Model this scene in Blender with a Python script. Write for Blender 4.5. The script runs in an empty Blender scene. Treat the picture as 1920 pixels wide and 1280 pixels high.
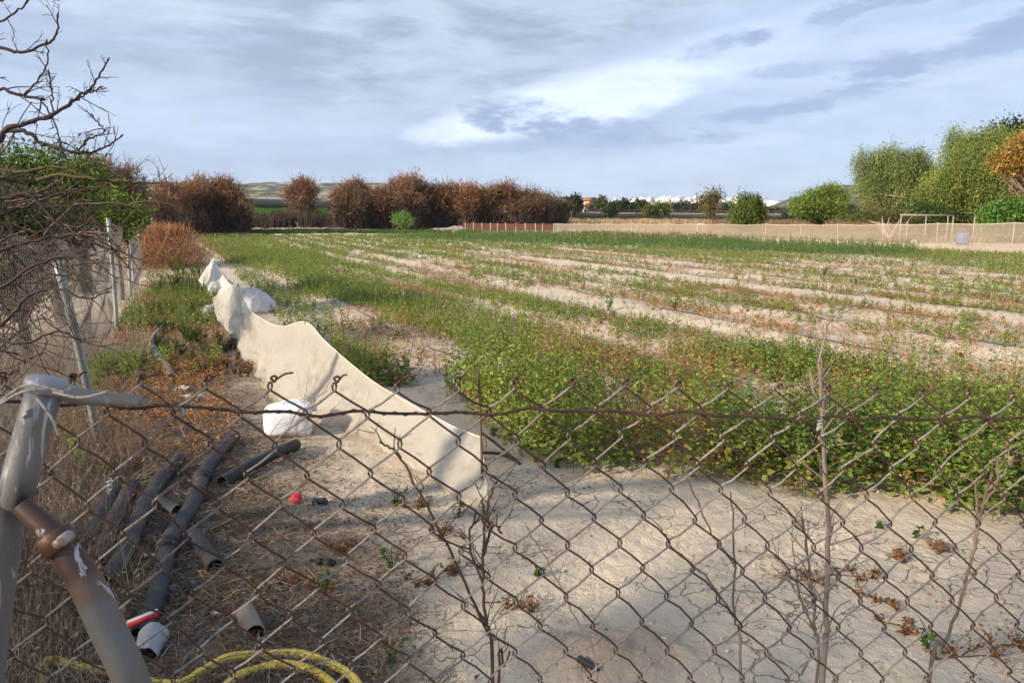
import bpy, math, random
import numpy as np
from mathutils import Vector
random.seed(7)
RNG = np.random.default_rng(11)
SC = bpy.context.scene
COL = SC.collection
F = 1400.0; CAMH = 1.75; PITCH = math.atan(237/1400)
CP, SP = math.cos(PITCH), math.sin(PITCH)

# ---------------------------------------------------------------- camera
cd = bpy.data.cameras.new('camera'); cam = bpy.data.objects.new('camera', cd); COL.objects.link(cam)
cam.location = (0, 0, CAMH); cam.rotation_euler = (math.pi/2 - PITCH, 0, 0)
cd.sensor_width = 36; cd.lens = 36*F/1920; cd.clip_start = .02; cd.clip_end = 20000
cd.dof.use_dof = True; cd.dof.focus_distance = 5.0; cd.dof.aperture_fstop = 20
SC.camera = cam
# ---------------------------------------------------------------- light
SUN_EL = math.radians(23); SUN_AZ = math.radians(-122)      # azimuth from +Y, clockwise positive
sl = bpy.data.lights.new('sun', 'SUN'); sun = bpy.data.objects.new('sun', sl); COL.objects.link(sun)
sl.energy = 5.0; sl.angle = math.radians(1.6); sl.color = (1, .83, .62)
sd = Vector((math.sin(SUN_AZ)*math.cos(SUN_EL), math.cos(SUN_AZ)*math.cos(SUN_EL), math.sin(SUN_EL)))
sun.rotation_euler = sd.to_track_quat('Z', 'Y').to_euler()
SC.view_settings.view_transform = 'Standard'; SC.view_settings.look = 'None'
SC.view_settings.exposure = .80; SC.view_settings.gamma = 1
SC.cycles.use_denoising = True
SC.cycles.max_bounces = 6; SC.cycles.transparent_max_bounces = 12; SC.cycles.volume_bounces = 0
SC.cycles.diffuse_bounces = 3; SC.cycles.glossy_bounces = 2; SC.cycles.transmission_bounces = 3
SC.cycles.use_adaptive_sampling = True; SC.cycles.adaptive_threshold = .02

class NT:
    """tiny helper for node trees"""
    def __init__(s, tree): s.t = tree; tree.nodes.clear()
    def n(s, typ, ins=None, **kw):
        nd = s.t.nodes.new(typ)
        for k, v in kw.items(): setattr(nd, k, v)
        for k, v in (ins or {}).items():
            sock = nd.inputs[k]
            if isinstance(v, bpy.types.NodeSocket): s.t.links.new(v, sock)
            else: sock.default_value = v
        return nd
    def m(s, op, a, b=None, c=None, clamp=False):
        ins = {0: a}
        if b is not None: ins[1] = b
        if c is not None: ins[2] = c
        return s.n('ShaderNodeMath', ins, operation=op, use_clamp=clamp).outputs[0]
    def mix(s, f, a, b, blend='MIX'):
        nd = s.n('ShaderNodeMix', data_type='RGBA', blend_type=blend)
        for idx, v in ((0, f), (6, a), (7, b)):
            if isinstance(v, bpy.types.NodeSocket): s.t.links.new(v, nd.inputs[idx])
            else: nd.inputs[idx].default_value = v if idx == 0 else (*v[:3], 1)
        return nd.outputs[2]
    def ss(s, v, a, b):
        return s.n('ShaderNodeMapRange', {0: v, 1: a, 2: b, 3: 0., 4: 1.}, interpolation_type='SMOOTHSTEP').outputs[0]
    def noise(s, vec, scale, detail=4, rough=.55, dist=0.):
        return s.n('ShaderNodeTexNoise', {'Vector': vec, 'Scale': scale, 'Detail': detail, 'Roughness': rough, 'Distortion': dist}).outputs[0]

W = bpy.data.worlds.new('World'); SC.world = W; W.use_nodes = True
w = NT(W.node_tree)
dirv = w.n('ShaderNodeTexCoord').outputs['Generated']
sep = w.n('ShaderNodeSeparateXYZ', {0: dirv})
X_, Y_, Z_ = sep.outputs
hyp = w.m('SQRT', w.m('ADD', w.m('MULTIPLY', X_, X_), w.m('MULTIPLY', Y_, Y_)))
el = w.m('DIVIDE', Z_, w.m('ADD', hyp, 1e-4)); az = w.m('ARCTAN2', X_, Y_)
qv = w.n('ShaderNodeCombineXYZ', {0: az, 1: w.m('MULTIPLY', el, 2.6), 2: .35}).outputs[0]
qs = w.n('ShaderNodeMapping', {'Vector': qv, 'Rotation': (0, 0, math.radians(-9)), 'Scale': (.62, 1.25, 1)}).outputs[0]
nb = w.noise(qv, 4.2, 10, .58, .35)
ns = w.noise(qv, 17., 8, .62, .2)
n1 = w.noise(qs, 5.5, 9, .6, .5)
n2 = w.noise(qs, 13., 8, .6, .4)
def blob(a0, e0, ra, re, tilt=0.):
    da = w.m('SUBTRACT', az, a0); de = w.m('SUBTRACT', w.m('SUBTRACT', el, e0), w.m('MULTIPLY', da, tilt))
    q = w.m('ADD', w.m('POWER', w.m('DIVIDE', da, ra), 2.), w.m('POWER', w.m('DIVIDE', de, re), 2.))
    return w.m('SUBTRACT', 1., q)      # 1 at the centre, 0 on the rim, negative outside
def cen(n_, k): return w.m('MULTIPLY', w.m('SUBTRACT', n_, .5), k)
def add(*a):
    o = a[0]
    for b in a[1:]: o = w.m('ADD', o, b)
    return o
base = w.n('ShaderNodeTexSky', sky_type='NISHITA', sun_disc=False, sun_elevation=SUN_EL, sun_rotation=SUN_AZ, altitude=50., air_density=1., dust_density=1.5)
skyc = w.n('ShaderNodeVectorMath', {0: base.outputs[0], 3: .10}, operation='SCALE').outputs[0]
grad = w.n('ShaderNodeMapRange', {0: el, 1: 0., 2: .3, 3: 0., 4: 1.}).outputs[0]
c = w.mix(.9, skyc, w.mix(grad, (.36, .46, .605), (.345, .43, .605)))
c = w.mix(w.m('MULTIPLY', w.ss(n1, .42, .66), .55), c, (.45, .515, .66))
# soft grey-blue body on the left and centre
body = w.ss(add(blob(-.28, .15, .66, .13, .05), cen(n1, 2.2), cen(nb, 1.2)), -.2, 1.0)
c = w.mix(w.m('MULTIPLY', body, .85), c, (.28, .35, .475))
c = w.mix(w.m('MULTIPLY', w.ss(add(blob(-.42, .115, .34, .045), cen(n1, 2.6)), -.2, 1.), .6), c, (.42, .51, .65))
c = w.mix(w.m('MULTIPLY', w.ss(add(blob(-.35, .255, .4, .05), cen(nb, 3.0), cen(n2, 1.)), -.2, 1.), .65), c, (.47, .53, .66))
# bright opening under the ragged edge of the grey sheet
line = w.m('ADD', .118, w.m('MULTIPLY', w.m('MAXIMUM', w.m('ADD', az, .12), 0.), .31))
edge = w.m('SUBTRACT', el, line)
br = w.ss(add(blob(.07, .140, .22, .040, .20), cen(nb, 2.6), cen(ns, 1.0)), -.15, .75)
c = w.mix(w.m('MULTIPLY', br, .95), c, (.57, .65, .775))
c = w.mix(w.m('MULTIPLY', w.ss(add(blob(.20, .175, .22, .045, .25), cen(n1, 2.)), -.2, 1.), .5), c, (.50, .59, .78))
shm = w.ss(az, -.62, -.10)
sheet = w.ss(add(w.m('MULTIPLY', edge, 17.), cen(nb, 3.6), cen(ns, 1.5)), -.35, .75)
shc = w.mix(w.ss(add(nb, cen(n2, .5)), .36, .62), (.24, .295, .395), (.36, .425, .53))
c = w.mix(w.m('MULTIPLY', sheet, w.m('ADD', .25, w.m('MULTIPLY', shm, .68))), c, shc)
c = w.n('ShaderNodeVectorMath', {0: c, 3: w.n('ShaderNodeMapRange', {0: add(ns, cen(n2, .6)), 1: .3, 2: .7, 3: .94, 4: 1.06}).outputs[0]}, operation='SCALE').outputs[0]
for a0, e0, ra, re, tl, st in ((.02, .122, .075, .016, -.10, 1.), (.09, .110, .11, .010, -.04, .9), (.255, .205, .035, .011, .3, .8), (.30, .21, .02, .007, .3, .7), (.50, .255, .15, .013, .22, .85), (.57, .238, .1, .007, .15, .5),
                               (.52, .175, .11, .012, .18, .85), (.45, .17, .04, .014, .1, .6), (.38, .135, .12, .009, .2, .75), (.36, .172, .05, .008, .05, .6), (.60, .21, .05, .010, .25, .8), (.10, .092, .16, .008, .02, .6), (.55, .2, .03, .005, .1, .6), (.30, .125, .07, .006, .1, .5)):
    f = w.m('MULTIPLY', w.ss(add(blob(a0, e0, ra*1.15, re*1.3, tl), cen(ns, 6.5), cen(n2, 2.5)), -.5, 1.2), st)
    c = w.mix(f, c, (.245, .32, .475))
w.n('ShaderNodeOutputWorld', {0: w.n('ShaderNodeBackground', {0: c, 1: .94}).outputs[0]})

# ---------------------------------------------------------------- maths helpers
RA = math.atan(620/1420); SA, CA = math.sin(RA), math.cos(RA)     # direction of the field rows
def uv2xy(u, v): return v*CA - u*SA, v*SA + u*CA
def xy2uv(x, y): return -x*SA + y*CA, x*CA + y*SA
def ray(px, py):
    x = px-960; y = 640-py
    return x, F*CP + y*SP, y*CP - F*SP
def P(px, py, Y):
    """point seen at pixel px,py lying Y metres in front"""
    x, y, z = ray(px, py); t = Y/y
    return np.array((x*t, Y, CAMH + z*t))
def G(px, py, z=0.):
    x, y, zz_ = ray(px, py); t = (z-CAMH)/zz_
    return np.array((x*t, y*t, z))
def project(x, y, z):
    dz = z-CAMH; zc = y*CP - dz*SP; yc = y*SP + dz*CP
    zc = np.where(zc < .05, .05, zc)
    return 960 + F*x/zc, 640 - F*yc/zc
def hsh(i, j, s):
    n = (i*374761393 + j*668265263 + s*982451653) & 0xffffffff
    n = ((n ^ (n >> 13))*1274126177) & 0xffffffff
    return ((n ^ (n >> 16)) & 0xffff)/65535.
def vn(x, y, s=0):
    x = np.asarray(x, float); y = np.asarray(y, float)
    i = np.floor(x).astype(np.int64); j = np.floor(y).astype(np.int64)
    fx = x-i; fy = y-j; fx = fx*fx*(3-2*fx); fy = fy*fy*(3-2*fy)
    return (hsh(i, j, s)*(1-fx)+hsh(i+1, j, s)*fx)*(1-fy)+(hsh(i, j+1, s)*(1-fx)+hsh(i+1, j+1, s)*fx)*fy
def fbm(x, y, s=0, o=4):
    r = 0; a = .5; t = 0
    for k in range(o):
        r = r + a*vn(x*2**k, y*2**k, s+k*17); t += a; a *= .5
    return r/t
def inpoly(px, py, poly):
    c_ = np.zeros(np.shape(px), bool); n = len(poly)
    for i in range(n):
        x0, y0 = poly[i]; x1, y1 = poly[(i+1) % n]
        if y0 == y1: continue
        cond = ((y0 > py) != (y1 > py)) & (px < (x1-x0)*(py-y0)/(y1-y0)+x0)
        c_ ^= cond
    return c_
def ground_h(x, y):
    x = np.asarray(x, float); y = np.asarray(y, float)
    r = np.hypot(x, y); u, v = xy2uv(x, y)
    near = np.clip(1.6 - r/14, 0, 1)
    h = (fbm(x*.9, y*.9, 3)-.5)*.08 + near*((fbm(x*5, y*5, 9)-.5)*.028 + (fbm(x*22, y*22, 5, 3)-.5)*.010)
    fieldm = np.clip((r-5)/3, 0, 1)*np.clip((95-r)/10, 0, 1)*np.clip((v-1.5), 0, 1)
    h = h + fieldm*(.035*np.cos(2*np.pi*(v-8.1)/1.75) + (fbm(u*1.2, v*5, 21)-.5)*.05)
    m = np.exp(-(((x-.42)/.33)**2+((y-2.72)/.2)**2)); h = h + m*(.05+.05*fbm(x*14, y*14, 4))
    return h*np.clip((r-.2), 0, 1)

def norm(v): return v/np.maximum(np.linalg.norm(v, axis=-1, keepdims=True), 1e-9)
class MB:
    def __init__(s): s.V = []; s.Q = []; s.T = []; s.C = []; s.n = 0
    def add(s, V, Q=None, T=None, C=(1, 1, 1)):
        V = np.asarray(V, float).reshape(-1, 3)
        if Q is not None and len(Q): s.Q.append(np.asarray(Q, np.int64).reshape(-1, 4)+s.n)
        if T is not None and len(T): s.T.append(np.asarray(T, np.int64).reshape(-1, 3)+s.n)
        C = np.asarray(C, float)
        if C.ndim == 1: C = np.broadcast_to(C, (len(V), 3))
        s.V.append(V); s.C.append(C); s.n += len(V)
    def tubes(s, Pp, R, C=(1, 1, 1), sides=5, caps=False, ref=None):
        Pp = np.asarray(Pp, float)
        if Pp.ndim == 2: Pp = Pp[None]
        m, k, _ = Pp.shape
        R = np.broadcast_to(np.asarray(R, float), (m, k)) if np.ndim(R) != 1 or np.shape(R)[0] == k else np.broadcast_to(np.asarray(R)[:, None], (m, k))
        T = np.gradient(Pp, axis=1); T = norm(T)
        if ref is None:
            av = np.abs(T.mean(axis=1)); rf = np.zeros((m, 3)); rf[np.arange(m), av.argmin(axis=1)] = 1
            ref = rf[:, None, :]
        else: ref = np.asarray(ref, float)
        N = norm(np.cross(T, np.broadcast_to(ref, T.shape))); B = np.cross(T, N)
        a = np.arange(sides)*2*np.pi/sides
        ring = N[:, :, None, :]*np.cos(a)[None, None, :, None] + B[:, :, None, :]*np.sin(a)[None, None, :, None]
        V = Pp[:, :, None, :] + ring*R[:, :, None, None]
        idx = np.arange(m*k*sides).reshape(m, k, sides)
        A = idx[:, :-1]; Bq = idx[:, 1:]
        Q = np.stack([A, np.roll(A, -1, 2), np.roll(Bq, -1, 2), Bq], -1).reshape(-1, 4)
        C = np.asarray(C, float)
        if C.ndim == 2 and C.shape[0] == m: C = np.repeat(C, k*sides, 0)
        elif C.ndim == 3: C = np.repeat(C.reshape(m*k, 3), sides, 0)
        V = V.reshape(-1, 3)
        if caps:
            ce = np.concatenate([Pp[:, 0], Pp[:, -1]]); n0 = len(V)
            Ts = []
            for j in range(m):
                for r_, ci, fl in ((idx[j, 0], n0+j, 1), (idx[j, -1], n0+m+j, 0)):
                    for q in range(sides):
                        a_, b_ = r_[q], r_[(q+1) % sides]
                        Ts.append((ci, b_, a_) if fl else (ci, a_, b_))
            V = np.concatenate([V, ce])
            if C.ndim == 2 and len(C) != len(V): C = np.concatenate([C, np.repeat(C[:1], 2*m, 0)])
            s.add(V, Q, Ts, C)
        else: s.add(V, Q, None, C)
    def box(s, c_, size, rotz=0., C=(1, 1, 1), tilt=(0, 0)):
        x, y, z = np.array(size)/2
        V = np.array([(a*x, b*y, d*z) for a in (-1, 1) for b in (-1, 1) for d in (-1, 1)])
        cx, sx = math.cos(tilt[0]), math.sin(tilt[0]); V = V @ np.array([[1, 0, 0], [0, cx, sx], [0, -sx, cx]])
        cy, sy = math.cos(tilt[1]), math.sin(tilt[1]); V = V @ np.array([[cy, 0, -sy], [0, 1, 0], [sy, 0, cy]])
        cr, sr = math.cos(rotz), math.sin(rotz); V = V @ np.array([[cr, sr, 0], [-sr, cr, 0], [0, 0, 1]])
        s.add(V+np.asarray(c_), [(0, 1, 3, 2), (4, 6, 7, 5), (0, 4, 5, 1), (2, 3, 7, 6), (0, 2, 6, 4), (1, 5, 7, 3)], None, C)
    def leaves(s, Pp, D, L, asp, C, fold=.25):
        n = len(Pp); D = norm(D)
        S = norm(np.cross(D, norm(RNG.normal(size=(n, 3))+np.array((0, 0, 1.2)))))
        N = np.cross(S, D)
        L = np.broadcast_to(np.asarray(L, float), (n,))[:, None]; Wd = L*asp
        a = Pp; b = Pp+D*L*.45+S*Wd*.5+N*L*fold*.3; t = Pp+D*L-N*L*fold*.4; d = Pp+D*L*.45-S*Wd*.5+N*L*fold*.3
        V = np.stack([a, b, t, d], 1).reshape(-1, 3)
        C = np.repeat(np.broadcast_to(C, (n, 3)), 4, 0)
        s.add(V, np.arange(4*n).reshape(n, 4), None, C)
    def ribs(s, P0, P1, w0, w1, C, bend=None):
        """thin blades, two segments"""
        n = len(P0); D = P1-P0
        S = norm(np.cross(D, RNG.normal(size=(n, 3))))
        M = (P0+P1)/2 + (bend if bend is not None else 0)
        w0 = np.broadcast_to(np.asarray(w0, float), (n,))[:, None]/2; w1 = np.broadcast_to(np.asarray(w1, float), (n,))[:, None]/2; wm = (w0+w1)/2
        V = np.stack([P0-S*w0, P0+S*w0, M-S*wm, M+S*wm, P1-S*w1, P1+S*w1], 1).reshape(-1, 3)
        b = np.arange(n)[:, None]*6
        Q = np.concatenate([b+np.array([0, 1, 3, 2]), b+np.array([2, 3, 5, 4])])
        s.add(V, Q, None, np.repeat(np.broadcast_to(C, (n, 3)), 6, 0))
    def grid(s, V, C=(1, 1, 1)):
        V = np.asarray(V); a, b = V.shape[:2]; i = np.arange(a*b).reshape(a, b)
        Q = np.stack([i[:-1, :-1], i[1:, :-1], i[1:, 1:], i[:-1, 1:]], -1).reshape(-1, 4)
        C = np.asarray(C, float); s.add(V.reshape(-1, 3), Q, None, C if C.ndim == 1 else C.reshape(-1, 3))
    def build(s, name, mat, parent=None, origin=None, smooth=False, label=None):
        V = np.concatenate(s.V); C = np.concatenate(s.C)
        if parent is not None: origin = np.array(parent['_o'])
        elif origin is None:
            origin = np.array(((V[:, 0].min()+V[:, 0].max())/2, (V[:, 1].min()+V[:, 1].max())/2, V[:, 2].min()))
        V = V-origin
        me = bpy.data.meshes.new(name)
        Q = np.concatenate(s.Q) if s.Q else np.zeros((0, 4), np.int64)
        T = np.concatenate(s.T) if s.T else np.zeros((0, 3), np.int64)
        me.vertices.add(len(V)); me.vertices.foreach_set('co', V.astype(np.float32).ravel())
        nl = Q.size+T.size; me.loops.add(nl); me.loops.foreach_set('vertex_index', np.concatenate([Q.ravel(), T.ravel()]).astype(np.int32))
        st = np.concatenate([np.arange(len(Q))*4, Q.size+np.arange(len(T))*3]).astype(np.int32)
        me.polygons.add(len(st)); me.polygons.foreach_set('loop_start', st)
        if smooth: me.polygons.foreach_set('use_smooth', np.ones(len(st), bool))
        me.update(calc_edges=True)
        at = me.color_attributes.new('Col', 'FLOAT_COLOR', 'POINT')
        at.data.foreach_set('color', np.concatenate([C, np.ones((len(C), 1))], 1).astype(np.float32).ravel())
        me.materials.append(mat)
        o = bpy.data.objects.new(name, me); COL.objects.link(o)
        if parent is not None: o.parent = parent
        else: o.location = origin
        if label: o['label'] = label
        return o
def tag(o, label=None, cat=None, group=None, kind=None):
    if label: o['label'] = label
    if cat: o['category'] = cat
    if group: o['group'] = group
    if kind: o['kind'] = kind
    return o
def thing(name, label, cat, o, group=None):
    e = bpy.data.objects.new(name, None); COL.objects.link(e); e.location = o; e['_o'] = [float(t) for t in o]
    e.empty_display_size = .1
    return tag(e, label, cat, group)
def smooth_path(pts, n=None, k=6):
    pts = np.asarray(pts, float)
    if len(pts) == 2: t = np.linspace(0, 1, n or k)[:, None]; return pts[0]*(1-t)+pts[1]*t
    ext = np.concatenate([[2*pts[0]-pts[1]], pts, [2*pts[-1]-pts[-2]]]); out = []
    for i in range(len(pts)-1):
        p0, p1, p2, p3 = ext[i:i+4]
        for t in np.linspace(0, 1, k, endpoint=False):
            out.append(.5*((2*p1)+(-p0+p2)*t+(2*p0-5*p1+4*p2-p3)*t*t+(-p0+3*p1-3*p2+p3)*t**3))
    out.append(pts[-1]); out = np.array(out)
    if n:
        d = np.concatenate([[0], np.cumsum(np.linalg.norm(np.diff(out, axis=0), axis=1))]); tt = np.linspace(0, d[-1], n)
        out = np.stack([np.interp(tt, d, out[:, i]) for i in range(3)], 1)
    return out
def cv(base, n, j=.15, hue=.06):
    """n colours scattered about a base colour"""
    b = np.asarray(base, float); g = np.exp(RNG.normal(0, j, (n, 1)))
    return np.clip(b*g*np.exp(RNG.normal(0, hue, (n, 3))), 0, 1)
def pick(cols, n, p=None): return np.asarray(cols, float)[RNG.choice(len(cols), n, p=p)]

# ---------------------------------------------------------------- materials
def mat_attr(name, rough=.8, transl=0., spec=.2, alpha=1., bump=None, var=.0, vscale=20., metal=0., tint=None):
    m = bpy.data.materials.new(name); m.use_nodes = True; t = NT(m.node_tree)
    col = t.n('ShaderNodeAttribute', attribute_name='Col').outputs['Color']
    co = t.n('ShaderNodeTexCoord').outputs['Object']
    if tint: col = t.mix(1., col, tint, 'MULTIPLY')
    if var:
        nn = t.noise(co, vscale, 5, .6)
        f = t.n('ShaderNodeMapRange', {0: nn, 1: .25, 2: .75, 3: 1-var, 4: 1+var}).outputs[0]
        col = t.n('ShaderNodeVectorMath', {0: col, 3: f}, operation='SCALE').outputs[0]
    ins = {'Base Color': col, 'Roughness': rough, 'Specular IOR Level': spec, 'Metallic': metal}
    if bump:
        ins['Normal'] = t.n('ShaderNodeBump', {'Height': t.noise(co, bump[0], 6, .6), 'Strength': bump[1], 'Distance': bump[2]}).outputs[0]
    b = t.n('ShaderNodeBsdfPrincipled', ins).outputs[0]
    if transl:
        tr = t.n('ShaderNodeBsdfTranslucent', {0: col}).outputs[0]
        b = t.n('ShaderNodeMixShader', {0: transl, 1: b, 2: tr}).outputs[0]
    if alpha < 1:
        b = t.n('ShaderNodeMixShader', {0: alpha, 1: t.n('ShaderNodeBsdfTransparent').outputs[0], 2: b}).outputs[0]
    t.n('ShaderNodeOutputMaterial', {0: b})
    return m
M_leaf = mat_attr('leaf', .6, .42, .15)
M_dry = mat_attr('dry_plant', .85, .2, .1)
M_bark = mat_attr('bark', .9, 0, .1, bump=(60, .6, .01), var=.3, vscale=30)
M_twig = mat_attr('twig', .85, 0, .15)
M_plain = mat_attr('painted', .6, 0, .3, var=.08, vscale=4)
M_wood = mat_attr('weathered', .9, 0, .1, var=.2, vscale=8)

def mat_soil():
    m = bpy.data.materials.new('sandy_soil'); m.use_nodes = True; t = NT(m.node_tree)
    co = t.n('ShaderNodeTexCoord').outputs['Object']
    base = t.n('ShaderNodeAttribute', attribute_name='Col').outputs['Color']
    a = t.noise(co, .8, 6, .6); b = t.noise(co, 7., 7, .65); g = t.noise(co, 90., 4, .6); g2 = t.noise(co, 30., 5, .7)
    f = t.m('ADD', t.m('MULTIPLY', a, .45), t.m('ADD', t.m('MULTIPLY', b, .35), t.m('MULTIPLY', g, .3)))
    f = t.n('ShaderNodeMapRange', {0: f, 1: .3, 2: .8, 3: .78, 4: 1.22}).outputs[0]
    col = t.n('ShaderNodeVectorMath', {0: base, 3: f}, operation='SCALE').outputs[0]
    sp = t.ss(g2, .60, .70)
    col = t.mix(t.m('MULTIPLY', sp, .35), col, (.17, .12, .085))
    wv = t.n('ShaderNodeVectorMath', {0: co, 1: t.n('ShaderNodeVectorMath', {0: t.n('ShaderNodeTexNoise', {'Vector': co, 'Scale': 9., 'Detail': 4}).outputs[1], 3: .12}, operation='SCALE').outputs[0]}, operation='ADD').outputs[0]
    vo = t.n('ShaderNodeTexVoronoi', {'Vector': wv, 'Scale': 7.}, feature='DISTANCE_TO_EDGE').outputs[0]
    crack = t.m('SUBTRACT', 1., t.ss(vo, 0., .03))
    crack = t.m('MULTIPLY', crack, t.ss(t.noise(co, 1.3, 3), .46, .62))
    col = t.mix(t.m('MULTIPLY', crack, .7), col, (.12, .09, .07))
    hgt = t.m('ADD', t.m('ADD', t.m('MULTIPLY', b, .04), t.m('MULTIPLY', g2, .014)), t.m('ADD', t.m('MULTIPLY', g, .006), t.m('MULTIPLY', crack, -.02)))
    bp = t.n('ShaderNodeBump', {'Height': hgt, 'Strength': .9, 'Distance': 1.}).outputs[0]
    t.n('ShaderNodeOutputMaterial', {0: t.n('ShaderNodeBsdfPrincipled', {'Base Color': col, 'Roughness': .95, 'Specular IOR Level': .1, 'Normal': bp}).outputs[0]})
    return m
M_soil = mat_soil()

# ================================================================ SETTING
def build_ground():
    r = np.concatenate([np.geomspace(.25, 2.0, 36, endpoint=False), np.geomspace(2.0, 12, 330, endpoint=False), np.geomspace(12, 100, 150, endpoint=False), np.geomspace(100, 3600, 40)])
    th = np.concatenate([np.linspace(-55, 55, 620, endpoint=False), np.linspace(55, 305, 70)])*math.pi/180
    R_, TH = np.meshgrid(r, th, indexing='ij')
    x = R_*np.sin(TH); y = R_*np.cos(TH); z = ground_h(x, y)*np.clip((140-R_)/60, 0, 1)
    u, v = xy2uv(x, y)
    sand = np.array((.50, .43, .335)); lit = np.array((.19, .15, .115)); olive = np.array((.16, .155, .07)); pink = np.array((.465, .385, .285))
    n_ = fbm(x*.35, y*.35, 31)[..., None]
    C = sand*(1-n_*.5)+pink*n_*.5
    C = C*np.clip(.93+.16*fbm(u*.5, v*3, 41), 0, 2)[..., None]
    L = np.clip((1.2-v+fbm(x*1.7, y*1.7, 51)*1.6-.8)/.9, 0, 1)*np.clip((16-R_)/6, 0, 1)     # leaf-littered soil beside the left fence
    L = np.clip(L*(.55+.8*fbm(x*3, y*3, 61)), 0, .9)[..., None]
    C = C*(1-L)+lit*L
    mound = np.exp(-(((x-.42)/.36)**2+((y-2.72)/.22)**2))[..., None]; C = C*(1-.7*mound)+np.array((.26, .19, .13))*.7*mound
    far = np.clip((R_-95)/25, 0, 1)[..., None]; C = C*(1-far)+olive*far
    mb = MB(); mb.grid(np.stack([x, y, z], -1), C)
    # close the small hole under the camera
    mb.add([(0, 0, 0)] + [(x[0, i], y[0, i], z[0, i]) for i in range(len(th))], None, [(0, i+1, (i+1) % len(th)+1) for i in range(len(th))], sand)
    tag(mb.build('ground', M_soil, origin=np.zeros(3), smooth=True), kind='structure')
build_ground()

def hillmesh(name, prof, D, depth, colf, seed, mat=None):
    """prof: list of (px, py) of the skyline as seen, standing D metres out; rounded in depth"""
    px = np.array([p_[0] for p_ in prof], float); py = np.array([p_[1] for p_ in prof], float)
    xs = np.linspace(px[0], px[-1], 260)
    ys = np.interp(xs, px, py)
    X = (xs-960)/1420*D; Zt = CAMH+(403-ys)/1420*D
    t = np.linspace(-1, 1, 44)
    Xg, Tg = np.meshgrid(X, t, indexing='ij')
    prf = np.cos(Tg*math.pi/2)**1.1
    Z = Zt[:, None]*prf; endf = np.clip(np.minimum(np.arange(260), 259-np.arange(260))/18, 0, 1)[:, None]
    rough = (fbm(Xg/D*60, Tg*6, seed, 5)-.5)*.35*prf
    Z = (Z*(1+rough*(1-np.exp(-((Tg)/.25)**2)))+fbm(Xg/D*160, Tg*9, seed+3, 4)*.05*Zt[:, None]*prf)*endf-1.
    V = np.stack([Xg, D+depth*Tg+Xg*0, Z], -1)
    mb = MB(); mb.grid(V, colf(Xg/D, Tg, Z))
    return tag(mb.build(name, mat or M_wood, origin=np.array((X.mean(), D, 0.)), smooth=False), kind='structure')
def ridge_col(a, t_, z):
    n = fbm(a*70, t_*14, 77, 5)[..., None]; n2 = fbm(a*160, t_*30, 78, 4)[..., None]
    g = np.array((.045, .065, .032)); o = np.array((.30, .25, .16)); k = np.clip((n-.50)*9, 0, 1); k2 = np.clip((n2-.58)*9, 0, 1)
    return (g*(1-k)+o*k)*(1-k2*.5)+np.array((.4, .37, .3))*k2*.5
hillmesh('hills', [(-700, 350), (0, 349), (300, 346), (370, 344), (420, 350), (480, 347), (520, 344), (560, 350), (620, 345), (680, 346), (740, 345), (800, 352), (870, 354), (980, 360), (1030, 368), (1090, 385), (1180, 402)], 1500, 330, ridge_col, 5)
hillmesh('hills', [(980, 402), (1060, 388), (1140, 383), (1200, 381), (1300, 380), (1380, 382), (1450, 385), (1560, 392), (1760, 400)], 1800, 300, ridge_col, 15)
hillmesh('hills', [(1400, 402), (1470, 384), (1500, 376), (1530, 363), (1560, 352), (1576, 348), (1592, 352), (1610, 362), (1660, 375), (1760, 380), (2000, 370), (2500, 380)], 1000, 260,
         lambda a, t_, z: np.array((.085, .08, .055))*(.7+.6*fbm(a*90, t_*9, 5)[..., None])*1+0*z[..., None], 25)

# green embankment that carries the road on the far left
def bank():
    u = np.linspace(0, 1, 160); t = np.linspace(0, 1, 20)
    U, T_ = np.meshgrid(u, t, indexing='ij')
    pxs = 60+U*1000; D = 108+U*58
    top = CAMH+(403-(387+U*14))/1420*D
    x = (pxs-960)/1420*D; prof = np.clip(1.15*np.sin(np.clip(T_*1.6, 0, 1)*math.pi/2)-.15*0, 0, 1)
    y = D-12+T_*16; z = top*prof*(.93+.14*fbm(x*.25, y*.3, 8))-.1
    V = np.stack([x, y, z], -1)
    n_ = fbm(x*.3, y*.5, 90)[..., None]
    C = np.array((.05, .10, .02))*(1-n_)+np.array((.10, .17, .035))*n_
    mb = MB(); mb.grid(V, C); tag(mb.build('bank', M_wood, smooth=True), kind='structure')
    m = 26000; uu = RNG.random(m); tt = RNG.random(m)*.75
    Dm = 108+uu*58; xx = (60+uu*1000-960)/1420*Dm; yy = Dm-12+tt*16
    pr = np.sin(np.clip(tt*1.6, 0, 1)*math.pi/2); zz2 = (CAMH+(403-(387+uu*14))/1420*Dm)*pr*(.93+.14*fbm(xx*.25, yy*.3, 8))-.1
    g = MB(); P0 = np.stack([xx, yy, zz2], 1); h = .25+.45*fbm(xx*.2, yy*.2, 12)
    g.ribs(P0, P0+np.stack([RNG.normal(0, .12, m), RNG.normal(0, .12, m), h], 1), .16, .05, cv((.07, .14, .025), m, .3)*(.6+.9*fbm(xx*.15, yy*.3, 4)[:, None]))
    tag(g.build('grass', M_leaf), 'bright green grass covering the far road embankment', 'grass', kind='stuff')
bank()

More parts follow.
